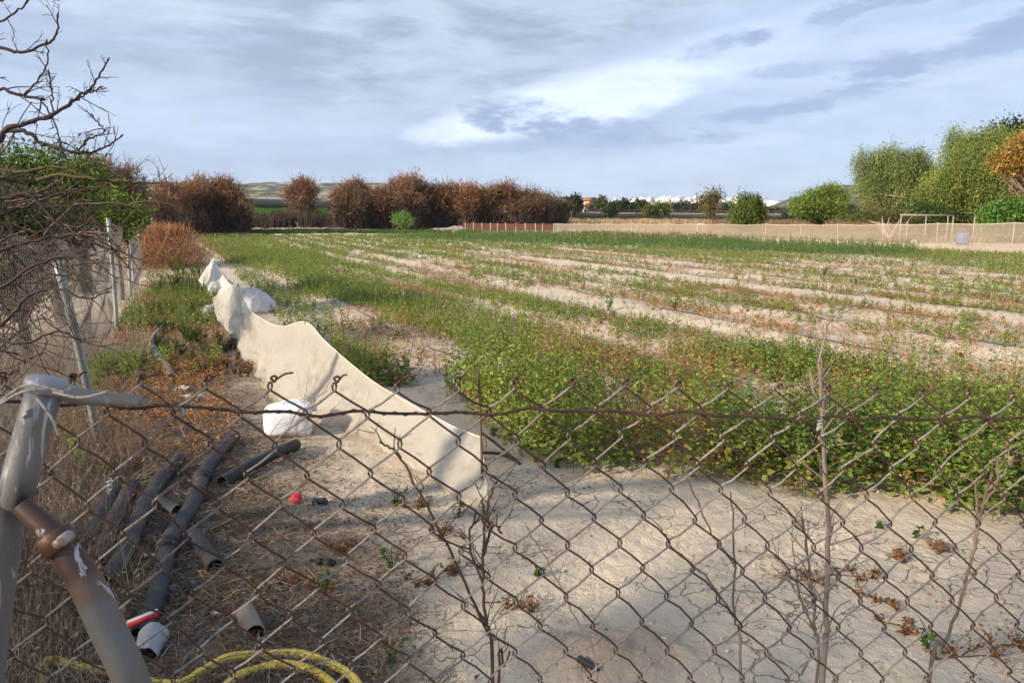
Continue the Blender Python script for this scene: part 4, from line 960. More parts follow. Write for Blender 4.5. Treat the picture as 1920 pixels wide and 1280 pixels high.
def tamarisk(label, base_px, D, spec, n=7000, rust=(.225, .13, .085), low=(.085, .058, .048), group='rust brown trees beyond the field', lowcut=.47, name='tamarisk_tree', greenish=0.):
    n = int(n*1.7); lobes = mk_lobes(spec, D, 2.); b = P(base_px, 403, D); b[2] = 0
    R_ = thing(name, label, 'tree', b, group)
    mb = MB(); limbs(mb, b, lobes, .16*D/90, (.10, .07, .055), 3); mb.build('trunk', M_bark, R_); lobes = sublobes(lobes, 5, .42, .62)
    pts, out, cf, _ = lobe_pts(lobes, n, 34, .40*D/85, .35)
    ztop = max(c[2]+r[2] for c, r in lobes); hrel = pts[:, 2]/ztop
    up = norm(out*.8+RNG.normal(size=(n, 3))*.8+(0, 0, .35)); L = RNG.uniform(.15, .5, n)[:, None]*D/85
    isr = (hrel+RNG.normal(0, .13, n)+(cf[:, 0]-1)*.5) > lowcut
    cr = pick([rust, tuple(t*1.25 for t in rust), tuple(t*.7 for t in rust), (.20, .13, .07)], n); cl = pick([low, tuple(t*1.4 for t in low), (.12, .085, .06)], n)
    C = np.where(isr[:, None], cr, cl)*cf  # lower twigs darker: bare wood with shade painted into the colour
    if greenish: C = np.where(RNG.random((n, 1)) < greenish, np.array((.10, .11, .045)), C)
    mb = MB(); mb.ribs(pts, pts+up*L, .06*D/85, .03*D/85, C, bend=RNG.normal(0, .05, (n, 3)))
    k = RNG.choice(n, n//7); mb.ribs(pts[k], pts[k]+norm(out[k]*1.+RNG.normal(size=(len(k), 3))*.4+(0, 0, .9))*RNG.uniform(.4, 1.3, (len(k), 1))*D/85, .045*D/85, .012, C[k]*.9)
    # bare undergrowth that closes the foot of the tree, in the shade-darkened low colours
    m = n//3; k = RNG.integers(0, len(lobes), m); c0 = np.array([l[0] for l in lobes])[k]; r0 = np.array([l[1] for l in lobes])[k]
    q = np.stack([c0[:, 0]+RNG.uniform(-1, 1, m)*r0[:, 0]*1.05, c0[:, 1]+RNG.uniform(-1, 1, m)*r0[:, 1], RNG.uniform(0, .5, m)*ztop*.75], 1)
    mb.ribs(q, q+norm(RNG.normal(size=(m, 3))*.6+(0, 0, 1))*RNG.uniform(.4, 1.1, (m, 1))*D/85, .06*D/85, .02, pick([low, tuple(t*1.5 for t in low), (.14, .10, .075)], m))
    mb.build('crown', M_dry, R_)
G_BR = 'rust brown trees beyond the field'
tamarisk('dark brown tree with grey-green top, leftmost and tallest of the far brown row', 215, 56, [(150, 345, 40, 42), (200, 335, 50, 38), (250, 350, 44, 42), (215, 375, 62, 30), (125, 370, 35, 35)], 11000, greenish=.12, low=(.06, .042, .035))
tamarisk('sparse low brown tree between the tallest one and the round rust-topped one', 312, 66, [(315, 368, 26, 26), (305, 385, 34, 20)], 3800)
tamarisk('broad round rust-topped tree left of the green embankment', 395, 72, [(352, 368, 34, 32), (392, 358, 40, 30), (432, 368, 34, 30), (395, 385, 68, 28), (445, 392, 28, 24)], 13000, rust=(.25, .13, .07), low=(.055, .038, .034))
tamarisk('small pale brown round tree standing in front of the green embankment', 567, 100, [(556, 362, 20, 20), (578, 364, 20, 18), (567, 352, 16, 14), (567, 384, 26, 14)], 5000, rust=(.22, .12, .075), low=(.15, .10, .08))
tamarisk('rust brown tree just right of the green embankment', 660, 84, [(645, 372, 24, 28), (672, 362, 28, 22), (662, 385, 40, 28)], 7500, low=(.07, .048, .04))
tamarisk('brown tree joining the two taller ones behind the round green shrub', 708, 84, [(705, 378, 28, 24), (715, 395, 34, 20)], 5000, low=(.07, .05, .042))
tamarisk('tallest rust brown tree above the round green shrub', 760, 86, [(745, 358, 28, 26), (772, 352, 26, 22), (790, 366, 26, 24), (762, 385, 44, 26)], 8500)
tamarisk('dull brown tree with rounded top right of the tallest rust one', 825, 86, [(820, 370, 24, 24), (835, 385, 30, 26)], 5500, rust=(.22, .11, .06))
tamarisk('rust brown tree with twin tops above the bare grey bush', 868, 88, [(858, 366, 20, 22), (880, 364, 20, 20), (870, 388, 34, 24)], 6000, rust=(.25, .12, .065))
tamarisk('wide feathery brown tree, rightmost of the big brown row', 950, 90, [(915, 374, 26, 26), (950, 368, 32, 24), (985, 376, 28, 24), (950, 392, 62, 22), (1010, 390, 22, 18)], 12000, rust=(.21, .115, .07))
tamarisk('low grey-brown scrub tree at the right end of the brown row', 1040, 98, [(1025, 388, 22, 18), (1048, 394, 20, 14)], 3500, rust=(.14, .11, .065), greenish=.3)

def leafy(label, base_px, D, spec, n, cols, leaf=.25, group=None, name='tree', cat='tree', trunk=.14, clump=30, spread=.4, droop=0., gap=.5, bark=(.12, .095, .075), base_z=0., asp=.5, n_each=2, parts=True):
    lobes = mk_lobes(spec, D, D*.015); b = P(base_px, 403, D); b[2] = base_z
    if not parts:
        pts, out, cf, _ = lobe_pts(lobes, n, clump, spread, gap); mb = MB()
        mb.leaves(pts, norm(out+RNG.normal(size=(n, 3))*.8), RNG.uniform(.5, 1.3, n)*leaf, asp, pick(cols, n)*cf); limbs(mb, b, lobes, trunk, bark, 1)
        return tag(mb.build(name, M_leaf, origin=b), label, cat, group)
    R_ = thing(name, label, cat, b, group)
    mb = MB(); limbs(mb, b, lobes, trunk, bark, n_each); mb.build('trunk', M_bark, R_); lobes = sublobes(lobes, 7 if droop else 5, .40, .72)
    mb = MB()
    if droop:      # hanging strands of leaflets
        k = 7; m = n//k; pts, out, cf, _ = lobe_pts(lobes, m, clump//4+2, spread, gap)
        L = RNG.uniform(.4, 1.3, (m, 1, 1))*droop; t = np.linspace(0, 1, k)[None, :, None]
        hor = out*(1, 1, 0)
        pp = pts[:, None]+hor[:, None]*(t*.35*L)+np.array((0, 0, -1.))*(t**1.2*L)+RNG.normal(0, .06, (m, k, 3))
        D_ = RNG.normal(size=(m, k, 3))*.8+(0, 0, -.7); pp[..., 2] = np.maximum(pp[..., 2], .1)
        C = pick(cols, m)[:, None]*cf[:, None]*np.exp(RNG.normal(0, .12, (m, k, 1)))
        mb.leaves(pp.reshape(-1, 3), D_.reshape(-1, 3), RNG.uniform(.6, 1.3, m*k)*leaf, asp, C.reshape(-1, 3))
    else:
        pts, out, cf, _ = lobe_pts(lobes, n, clump, spread, gap)
        mb.leaves(pts, norm(out*.7+RNG.normal(size=(n, 3))*.8), RNG.uniform(.5, 1.3, n)*leaf, asp, pick(cols, n)*cf)
    mb.build('crown', M_leaf, R_)
    return R_
GP_ = [(.085, .15, .035), (.11, .18, .04), (.07, .12, .03), (.14, .19, .045)]
leafy('round bright green shrub in front of the brown trees', 753, 70, [(742, 412, 9, 7), (755, 408, 11, 8), (765, 413, 9, 7), (753, 418, 14, 7)], 2600, [(.12, .24, .05), (.16, .30, .07)], .16, name='green_shrub', cat='shrub', trunk=.05, spread=.2)
leafy('tall weeping green tree, left one of the big pair at right', 1665, 58, [(1640, 315, 38, 36), (1680, 312, 40, 36), (1712, 318, 36, 40), (1640, 352, 40, 40), (1690, 358, 52, 40), (1730, 345, 24, 36)], 76000, [(.21, .27, .10), (.25, .31, .105), (.16, .215, .075), (.29, .33, .11)], .17, name='pepper_tree', trunk=.4, droop=1.3, spread=.28, clump=80, asp=.28, gap=.8, n_each=4, bark=(.26, .2, .17))
leafy('largest weeping green tree with a high domed top at right', 1820, 54, [(1830, 268, 48, 36), (1795, 300, 42, 36), (1850, 300, 50, 44), (1785, 340, 52, 38), (1760, 372, 44, 36), (1830, 350, 60, 44), (1740, 390, 20, 24), (1880, 262, 30, 26)], 110000, [(.23, .29, .08), (.27, .33, .085), (.18, .235, .065), (.31, .35, .09)], .17, name='pepper_tree', trunk=.5, droop=1.4, spread=.28, clump=80, asp=.28, gap=.8, n_each=3)
leafy('dark green dense tree behind the orange-topped one at the right edge', 1915, 64, [(1900, 300, 50, 50), (1940, 330, 60, 60), (1900, 370, 60, 45), (1900, 255, 34, 20)], 26000, [(.035, .055, .02), (.05, .08, .025), (.028, .045, .018)], .3, trunk=.4, spread=.5)
def orange_tree():
    D = 47; lobes = mk_lobes([(1915, 300, 30, 20), (1945, 288, 38, 28), (1892, 308, 18, 12), (1932, 268, 16, 10)], D); b = P(1950, 403, D); b[2] = 0
    R_ = thing('autumn_tree', 'orange-yellow crowned tree with bare lower branches at the right edge', 'tree', b)
    mb = MB(); limbs(mb, b, mk_lobes([(1890, 330, 24, 20), (1915, 335, 24, 30), (1940, 320, 40, 30), (1900, 310, 30, 20)], D), .25, (.22, .16, .12), 7, sides=5); mb.build('trunk', M_bark, R_)
    n = 15000; pts, out, cf, _ = lobe_pts(lobes, n, 30, .35, .75); k = pts[:, 2] > CAMH+(403-325)/1420*D+RNG.normal(0, .5, n); pts, cf, out = pts[k], cf[k], out[k]; n = len(pts)
    mb = MB(); mb.leaves(pts, RNG.normal(size=(n, 3)), RNG.uniform(.1, .28, n), .5, pick([(.38, .22, .05), (.45, .29, .07), (.30, .17, .05), (.28, .24, .07)], n)*cf); mb.build('crown', M_leaf, R_)
orange_tree()
leafy('rounded yellow-green tree, the lone one left of the gap before the hill', 1402, 62, [(1400, 372, 22, 14), (1392, 388, 24, 16), (1412, 390, 22, 18), (1400, 402, 28, 13)], 15000, [(.15, .19, .045), (.11, .16, .04), (.19, .21, .05)], .2, trunk=.12, droop=.7, spread=.25, asp=.35, gap=.55)
leafy('wide bright green tree directly in front of the grey hill', 1540, 65, [(1515, 380, 26, 20), (1545, 366, 26, 16), (1565, 372, 24, 18), (1525, 395, 36, 14), (1500, 390, 20, 14), (1560, 392, 22, 16)], 32000, [(.19, .27, .055), (.15, .22, .045), (.24, .31, .065)], .17, trunk=.15, spread=.3, gap=.6, n_each=3)
leafy('thin half-bare olive tree left of the rounded yellow-green one', 1335, 74, [(1335, 367, 16, 9), (1345, 374, 12, 8), (1322, 376, 12, 7), (1330, 390, 14, 10)], 2600, [(.17, .15, .05), (.13, .13, .04), (.22, .15, .07)], .2, trunk=.09, spread=.35, n_each=7, bark=(.2, .15, .12))
leafy('low green bush at the foot of the largest weeping tree', 1870, 46, [(1885, 405, 24, 9), (1905, 400, 20, 8), (1862, 410, 18, 7)], 7000, [(.10, .20, .035), (.13, .25, .05)], .22, name='green_bush', cat='bush', trunk=.04)
leafy('dark low bush between the two weeping trees', 1735, 52, [(1722, 402, 18, 12), (1750, 408, 22, 10)], 4000, [(.06, .11, .03), (.09, .14, .04)], .2, name='green_bush', cat='bush', trunk=.04)
def cut_branches():
    D = 50; b = G(1645, 440)*0+P(1645, 403, D); b[2] = 0; R_ = thing('fallen_branches', 'bleached fork of cut branches with wilting leaves below the left weeping tree', 'branch pile', b); mb = MB()
    root = P(1668, 448, 44)
    for (x, y) in ((1640, 408), (1655, 402), (1672, 398), (1690, 410), (1715, 400), (1632, 425), (1700, 396), (1622, 412)):
        e = P(x, y, 48+RNG.uniform(-1, 1)); mb.tubes(smooth_path([root, root*.5+e*.5+RNG.normal(0, .2, 3), e], n=7), np.linspace(.09, .02, 7), (.30, .24, .18), 6)
    mb.build('branches', M_bark, R_, smooth=True)
    n = 5000; pts = np.stack([RNG.normal(0, 1.1, n), RNG.normal(0, .8, n), np.abs(RNG.normal(0, .32, n))], 1)+P(1650, 411, 49)*(1, 1, 1)-(0, 0, .1); mb = MB(); mb.leaves(pts, RNG.normal(size=(n, 3))-(0, 0, .3), RNG.uniform(.1, .25, n), .3, pick([(.11, .12, .035), (.19, .18, .06), (.09, .10, .03)], n)); mb.build('leaves', M_leaf, R_)
cut_branches()
# distant trees
far = [(1072, 378, 18, 14, 190, (.035, .055, .03), 'dark rounded tree, tallest of the far trees behind the viaduct'), (1050, 384, 14, 10, 200, (.05, .065, .04), 'dull green tree left of the tallest far dark one'), (1122, 382, 16, 8, 230, (.11, .11, .05), 'pale olive tree beside the small orange-walled house'),
       (1165, 388, 22, 9, 210, (.04, .065, .03), 'dark green tree right of the orange-walled house'), (1200, 388, 18, 8, 220, (.055, .08, .035), 'mid green far tree below the left end of the white town'), (1146, 390, 14, 7, 190, (.06, .09, .03), 'low far tree by the viaduct parapet'), (1235, 390, 26, 7, 200, (.12, .15, .04), 'yellow-green low far tree behind the viaduct'),
       (1275, 389, 24, 7, 260, (.05, .07, .04), 'dull far tree under the middle of the white town'), (1310, 390, 16, 7, 250, (.04, .06, .03), 'dark far tree left of the thin olive one'), (1365, 391, 18, 8, 260, (.045, .065, .035), 'dark far tree between the thin olive and the rounded tree'), (1445, 398, 20, 7, 240, (.045, .06, .03), 'dark hedge-like far tree right of the rounded yellow-green one'),
       (1592, 396, 16, 12, 200, (.05, .07, .045), 'grey-green far tree at the right foot of the hill'), (1470, 402, 14, 5, 230, (.06, .07, .04), 'small far bush at the left foot of the hill'), (1020, 384, 18, 9, 210, (.06, .07, .045), 'dull far tree just behind the end of the brown row')]
for (cx, cy, rx, ry, D, c_, lab) in far:
    leafy(lab, cx, D, [(cx-rx*.4, cy+ry*.3, rx*.6, ry*.8), (cx+rx*.3, cy, rx*.6, ry), (cx, cy+ry*.7, rx, ry*.8)], 2600, [c_, tuple(t*1.35 for t in c_), tuple(t*.75 for t in c_)], .8*D/200, 'far trees beyond the viaduct', name='distant_tree', trunk=.2, clump=16, spread=.35*D/150, gap=.5, asp=.6)
def bare_bush(name, label, px, py, D, w_, h_, n, col, cat='bush', r=.03, group=None, depth=4, lean=0):
    b = P(px, py, D); b[2] = 0; mb = MB()
    def rec(p, d, L, r, lv):
        e = p+d*L; mid = (p+e)/2+RNG.normal(0, L*.07, 3); mb.tubes(smooth_path([p, mid, e], n=4), np.linspace(r, r*.6, 4), np.array(col)*RNG.uniform(.75, 1.2), 4)
        if lv: 
            for _ in range(RNG.integers(2, 4)): rec(p+(e-p)*RNG.uniform(.5, 1), norm((d+RNG.normal(0, .38, 3)+(0, 0, .12))[None])[0], L*RNG.uniform(.55, .8), r*.6, lv-1)
    for _ in range(n):
        d = norm(np.array((RNG.normal(lean, .55)*w_, RNG.normal(0, .5)*w_, RNG.uniform(.4, 1)*h_))[None])[0]; rec(b+RNG.normal(0, .04, 3)*(1, 1, 0), d, h_*.42, r, depth)
    return tag(mb.build(name, M_twig, origin=b), label, cat, group)
bare_bush('bare_bush', 'bare pale grey bush at the left end of the rusty far fence', 853, 432, 62, 1., .95, 9, (.42, .38, .34), r=.03, depth=2)
bare_bush('bare_bush', 'leafless grey fork leaning in front of the green embankment', 556, 415, 88, 1.3, 1.6, 3, (.34, .31, .28), r=.05, lean=-1, depth=2)

def orange_bush():
    c = G(305, 497); R_ = thing('dry_bush', 'large feathery orange-brown dry bush at the end of the left fence', 'bush', c)
    n = 15000; a = RNG.uniform(0, 2*np.pi, n); tilt = np.abs(RNG.normal(0, .55, n)); r = RNG.uniform(.2, 1., n)**.6
    ht = 1.55; d = np.stack([np.sin(tilt)*np.cos(a), np.sin(tilt)*np.sin(a), np.cos(tilt)], 1)
    base = c+np.stack([RNG.normal(0, .35, n), RNG.normal(0, .45, n), np.zeros(n)], 1); ln = ht*r*(1-.25*tilt)*(1+.2*np.sin(a*3))
    p0 = base+d*ln[:, None]*.75; e = p0+norm(d+RNG.normal(0, .35, (n, 3)))*RNG.uniform(.12, .34, (n, 1))
    p0[:, 2] = np.maximum(p0[:, 2], .02)
    mb = MB(); mb.ribs(p0, e, .016, .006, pick([(.42, .20, .09), (.50, .26, .12), (.33, .15, .07), (.24, .12, .07)], n)*np.exp(RNG.normal(0, .15, (n, 1))), bend=RNG.normal(0, .02, (n, 3)))
    m = 350; a = RNG.uniform(0, 2*np.pi, m); tilt = np.abs(RNG.normal(0, .5, m)); d = np.stack([np.sin(tilt)*np.cos(a), np.sin(tilt)*np.sin(a), np.cos(tilt)], 1); mb2 = MB()
    mb2.ribs(np.repeat(c[None], m, 0)+RNG.normal(0, .2, (m, 3))*(1, 1, 0), c+d*RNG.uniform(.8, 1.4, (m, 1)), .03, .01, (.20, .11, .07)); mb2.build('stems', M_dry, R_)
    n2 = 6000; q = RNG.normal(size=(n2, 3))*(.75, .9, .26)+(.75, -1.2, .32); q[:, 2] = np.abs(q[:, 2]); q = q+c; k = q[:, 2] < 1.1; q = q[k]
    mb.ribs(q, q+RNG.normal(0, .12, q.shape)+(0, 0, .10), .014, .006, pick([(.26, .13, .07), (.34, .18, .09), (.2, .14, .06)], len(q)))
    mb.build('crown', M_dry, R_)
orange_bush()
# leafy bushes behind the left fence
leafy('yellow-green leafy bush behind the tops of the left fence posts', 215, 15.5, [(180, 405, 30, 20), (215, 395, 40, 22), (245, 405, 26, 18), (200, 425, 46, 16)], 9000, [(.15, .22, .035), (.11, .18, .03), (.20, .27, .05)], .085, name='leafy_bush', cat='bush', trunk=.04, spread=.14, clump=26, base_z=0)
leafy('green sunlit tree behind the bare hedge at upper left', 100, 12, [(60, 320, 50, 32), (130, 335, 48, 32), (20, 350, 60, 40), (90, 375, 90, 40), (170, 350, 24, 24)], 15000, [(.10, .16, .03), (.07, .12, .025), (.15, .22, .04)], .075, trunk=.10, spread=.18, clump=30, gap=.3)
leafy('dark green thick bush low behind the bare hedge', 20, 8.5, [(-40, 420, 120, 70), (50, 440, 90, 60), (110, 430, 50, 40), (0, 520, 90, 60)], 12000, [(.045, .075, .02), (.065, .10, .025), (.035, .055, .018)], .06, name='leafy_bush', cat='bush', trunk=.06, spread=.16, clump=30, gap=.2)

# ---- bare twisted tree in the left foreground
def bare_tree():
    base = np.array((-3.6, 2.9, 0.)); R_ = thing('bare_tree', 'leafless dark tree reaching its twisted twigs in from the left edge', 'tree', base)
    mb = MB(); dark = np.array((.055, .040, .036))
    rr = np.random.default_rng(3)
    def twig(p, d, L, r, lv, col, curl=.25, grav=0.):
        n = 7; pts = [p]; dd = d
        for i in range(n-1):
            dd = norm((dd+rr.normal(0, curl, 3)*.45+(0, 0, grav))[None])[0]; pts.append(pts[-1]+dd*L/(n-1))
        pts = np.array(pts); mb.tubes(pts, np.linspace(r, r*.5, n), col*rr.uniform(.7, 1.35), 5 if r > .004 else 4)
        if lv > 0:
            for _ in range(rr.integers(2, 5)):
                i = rr.integers(2, n); d2 = norm((dd*.8+rr.normal(0, .6, 3))[None])[0]
                twig(pts[i], d2, L*rr.uniform(.35, .7), r*.55, lv-1, col, curl, grav)
    def main(pix, Y, r0, r1, twigs=True, col=dark, Y2=None, lv=1, tl=.22):
        Ys = np.linspace(Y, Y2 or Y, len(pix)); pth = smooth_path([P(a, b, y) for (a, b), y in zip(pix, Ys)], k=5)
        n = len(pth); pth[1:-1] += rr.normal(0, .0022, (n-2, 3)); r0 = r0*.58; r1 = r1*.72
        rad = np.linspace(r0, r1, n)*(1+.15*rr.random(n)); mb.tubes(pth, rad, col, 8)
        if twigs:
            for i in range(3, n, 2):
                if rr.random() < .75:
                    t_ = norm((pth[min(i, n-1)]-pth[i-1])[None])[0]; d = norm((t_*.6+rr.normal(0, .6, 3)+(0, 0, .35))[None])[0]
                    twig(pth[min(i, n-1)], d, tl*rr.uniform(.25, 1.), max(.0018, r1*.7), lv, col)
        e = pth[-1]; # knobbly buds at the tip
        mb.tubes(np.array([e, e+norm((pth[-1]-pth[-2])[None])[0]*.012]), np.array([r1*1.9, r1*.6]), col, 6)
    main([(-60, 75), (0, 88), (40, 100), (80, 85), (105, 70), (108, 32)], 2.5, .010, .0035, tl=.10)
    main([(-60, 150), (0, 165), (40, 180), (78, 186)], 2.5, .010, .005, tl=.12)
    main([(45, 178), (72, 150), (90, 118), (87, 80)], 2.5, .005, .003, tl=.08)
    main([(-40, 300), (-5, 270), (10, 243), (60, 228), (100, 215), (135, 190), (165, 172), (185, 145), (202, 114)], 2.45, .016, .003, tl=.09)
    main([(125, 198), (150, 182), (168, 175), (188, 164)], 2.45, .004, .003, tl=.05)
    main([(100, 215), (98, 180), (97, 160), (92, 138)], 2.45, .004, .0028, tl=.05)
    main([(10, 246), (50, 247), (70, 265), (92, 274), (120, 280), (150, 287), (180, 282), (205, 272), (227, 256)], 2.55, .012, .003, tl=.08)
    main([(148, 284), (163, 262), (180, 254), (195, 246), (185, 232), (174, 218)], 2.55, .005, .0028, tl=.06)
    main([(75, 188), (100, 225), (110, 260), (120, 290)], 2.5, .004, .003, tl=.07)
    main([(-50, 40), (0, 42), (25, 24), (48, 8), (60, -20)], 2.6, .006, .003, tl=.12)
    main([(-50, 10), (0, 2), (20, -12)], 2.6, .006, .003, tl=.12)
    moss = np.array((.085, .075, .035))
    main([(-60, 330), (0, 335), (60, 342), (110, 328), (200, 338), (285, 343), (305, 344)], 2.6, .016, .0025, col=moss, lv=1, tl=.12)
    main([(-60, 300), (0, 318), (50, 322), (100, 312), (160, 330), (240, 348)], 2.9, .014, .003, col=moss, lv=2, tl=.2)
    main([(-60, 360), (0, 372), (50, 364), (80, 388), (120, 430), (170, 455), (215, 470)], 2.5, .013, .003, lv=2, tl=.2)
    main([(-60, 420), (20, 398), (90, 370), (150, 352)], 2.6, .012, .003, lv=2, tl=.2)
    main([(-60, 500), (0, 470), (70, 450), (140, 440), (200, 460), (240, 500)], 2.5, .012, .0028, lv=2, tl=.18)
    main([(-60, 560), (0, 540), (60, 500), (120, 480), (170, 490), (215, 520)], 2.45, .010, .0028, lv=2, tl=.18)
    main([(-60, 640), (0, 610), (50, 560), (100, 540), (160, 560), (200, 548)], 2.4, .010, .0028, lv=2, tl=.18)
    main([(-60, 620), (0, 640), (60, 640), (110, 620), (150, 640)], 2.35, .010, .0028, lv=2, tl=.18)
    tr = MB()
    tr.tubes(smooth_path([base-(0, 0, .2), base+(.05, .02, .7), base+(.12, -.1, 1.4), base+(.3, -.2, 2.2), base+(.6, -.3, 2.9)], n=24), np.linspace(.11, .05, 24), dark, 12)
    for e in ((-60, 75), (-60, 150), (-40, 300), (-60, 330), (-60, 360), (-60, 420), (-60, 500), (-60, 560), (-60, 640), (-60, 620), (-50, 40), (-50, 10), (-60, 300)):
        q = P(*e, 2.52); f = base+(.12, -.1, 1.2)+(0, 0, .6 if e[1] < 300 else -.3 if e[1] > 450 else 0)
        tr.tubes(smooth_path([f, f*.5+q*.5+(0, 0, .06), q], n=10), np.linspace(.03, .012, 10), dark, 8)
    tr.build('trunk', M_bark, R_, smooth=True)
    # dense tangle of drooping twigs filling the hedge
    for _ in range(300):
        a = rr.uniform(-120, 150); b = rr.uniform(310, 690) if a < 90 else rr.uniform(330, 520)
        if a > 60 and rr.random() < .5: continue
        Y = rr.uniform(2.5, 3.6); p = P(a, b, Y); d = norm(np.array((rr.uniform(-.7, .8), rr.normal(0, .5), rr.normal(-.1, .45)))[None])[0]
        twig(p, d, rr.uniform(.1, .36), rr.uniform(.0015, .004), 1, dark*rr.uniform(.8, 2.3)+np.array((.03, .018, .01)), .38, -.03)
    mb.build('twigs', M_twig, R_)
    n = 1200; a = RNG.uniform(-100, 170, n); b = RNG.uniform(290, 620, n); Y = RNG.uniform(2.7, 4.2, n); pts = np.array([P(i, j, k) for i, j, k in zip(a, b, Y)])
bare_tree()
bare_bush('dry_brush', 'grey tangled brushwood heap at the foot of the left fence', 230, 800, 4.8, 1.4, .5, 34, (.20, .155, .12), cat='brushwood', r=.004, depth=3)
bare_bush('dry_brush', 'thin wiry dead shrub beside the nearest left fence post', 305, 745, 5.1, 1.1, .62, 12, (.15, .10, .08), cat='dead shrub', r=.0035, depth=3)
bare_bush('dry_brush', 'wispy dead twigs standing in front of the cream net', 500, 775, 5.6, 1.2, .85, 5, (.18, .125, .09), cat='dead shrub', r=.003, depth=3, lean=.4)
bare_bush('dry_brush', 'low tangle of flattened stalks above the black pipes', 330, 810, 4.9, 3.5, .3, 34, (.20, .15, .12), cat='brushwood', r=.003, depth=2)
bare_bush('dry_brush', 'dark vine-like twig mass under the bare tree', 20, 720, 3.3, 1.5, .8, 30, (.13, .09, .08), cat='brushwood', r=.004, depth=3)

# ---- thin dead stems just behind the chain link
def stem(label, lines, Y, r, col=(.20, .16, .13), twigs=0, name='dead_weed', tl=.08):
    mb = MB(); rr = np.random.default_rng(int(abs(lines[0][0][0])))
    b = P(*lines[0][0], Y); foot = np.array((b[0]*1.02, b[1], 0.))
    for q, ln in enumerate(lines):
        pts = [P(x, y, Y+.03*math.sin(i+q)) for i, (x, y) in enumerate(ln)]
        if q == 0: pts = [foot-(0, 0, .03)]+pts
        pth = smooth_path(pts, k=7); n = len(pth); pth[1:] += rr.normal(0, .0012, (n-1, 3)); rad = np.linspace(r*(1 if q == 0 else .65), r*.45, n); mb.tubes(pth, rad, np.array(col)*rr.uniform(.85, 1.15), 7)
        for _ in range(twigs if q == 0 else twigs//3):
            i = rr.integers(n//3, n); d = norm(np.array((rr.normal(0, .6), rr.normal(0, .5), rr.uniform(.3, 1)))[None])[0]
            L = tl*rr.uniform(.3, 1); e = pth[i]+d*L; mb.tubes(smooth_path([pth[i], (pth[i]+e)/2+rr.normal(0, .006, 3), e], n=5), np.linspace(r*.35, r*.15, 5), col, 4)
            for _2 in range(2):
                e2 = e+rr.normal(0, .02, 3); mb.tubes(np.array([pth[i]*.4+e*.6, e2]), np.array([r*.2, r*.12]), col, 4)
    tag(mb.build(name, M_twig, smooth=True), label, 'dead stem', 'dead stems behind the chain link')
stem('forked dark dead stem in the middle with thin twigs around its fork', [[(925, 1290), (912, 1180), (905, 1090), (908, 1000), (905, 940)], [(905, 1090), (880, 1020), (893, 960)], [(907, 1040), (925, 985), (940, 1000)], [(912, 1180), (872, 1090), (820, 990), (775, 900), (745, 850), (712, 828)], [(908, 1000), (920, 930), (932, 900)]], 1.25, .0042, (.09, .065, .05), 12)
stem('thickest tall grey dead stem crossing the fence at right', [[(1541, 1290), (1548, 1180), (1553, 1000), (1546, 880), (1541, 780), (1535, 680)]], 1.22, .0062, (.24, .19, .16), 16, tl=.12)
stem('slender dead stem close left of the thickest grey one', [[(1532, 1290), (1528, 1180), (1515, 1050), (1502, 950)], [(1530, 1190), (1500, 1120), (1492, 1060)]], 1.28, .0035, (.17, .13, .11), 16, tl=.11)
stem('thin bent grey stem under the middle right of the fence', [[(1388, 1290), (1376, 1150), (1378, 1050), (1370, 920)], [(1378, 1060), (1330, 990), (1290, 900)], [(1380, 1160), (1322, 1080), (1265, 1030), (1240, 990)]], 1.3, .0034, (.20, .165, .14), 4)
stem('slanting grey-brown stem forking upward near the right edge', [[(1740, 1290), (1775, 1200), (1815, 1080), (1840, 960), (1862, 880)], [(1822, 1050), (1832, 970), (1830, 900)], [(1850, 920), (1880, 890), (1905, 850)], [(1840, 950), (1870, 905), (1868, 860)]], 1.3, .0042, (.25, .19, .15), 3)
stem('pale thin stem slanting left from the fence centre', [[(1120, 1290), (1090, 1180), (1030, 1060), (985, 985)]], 1.5, .0028, (.26, .22, .18), 3)
stem('short dark stem beside the forked one at the bottom edge', [[(935, 1300), (945, 1250), (957, 1222)]], 1.2, .0032, (.10, .07, .06), 3, tl=.04)

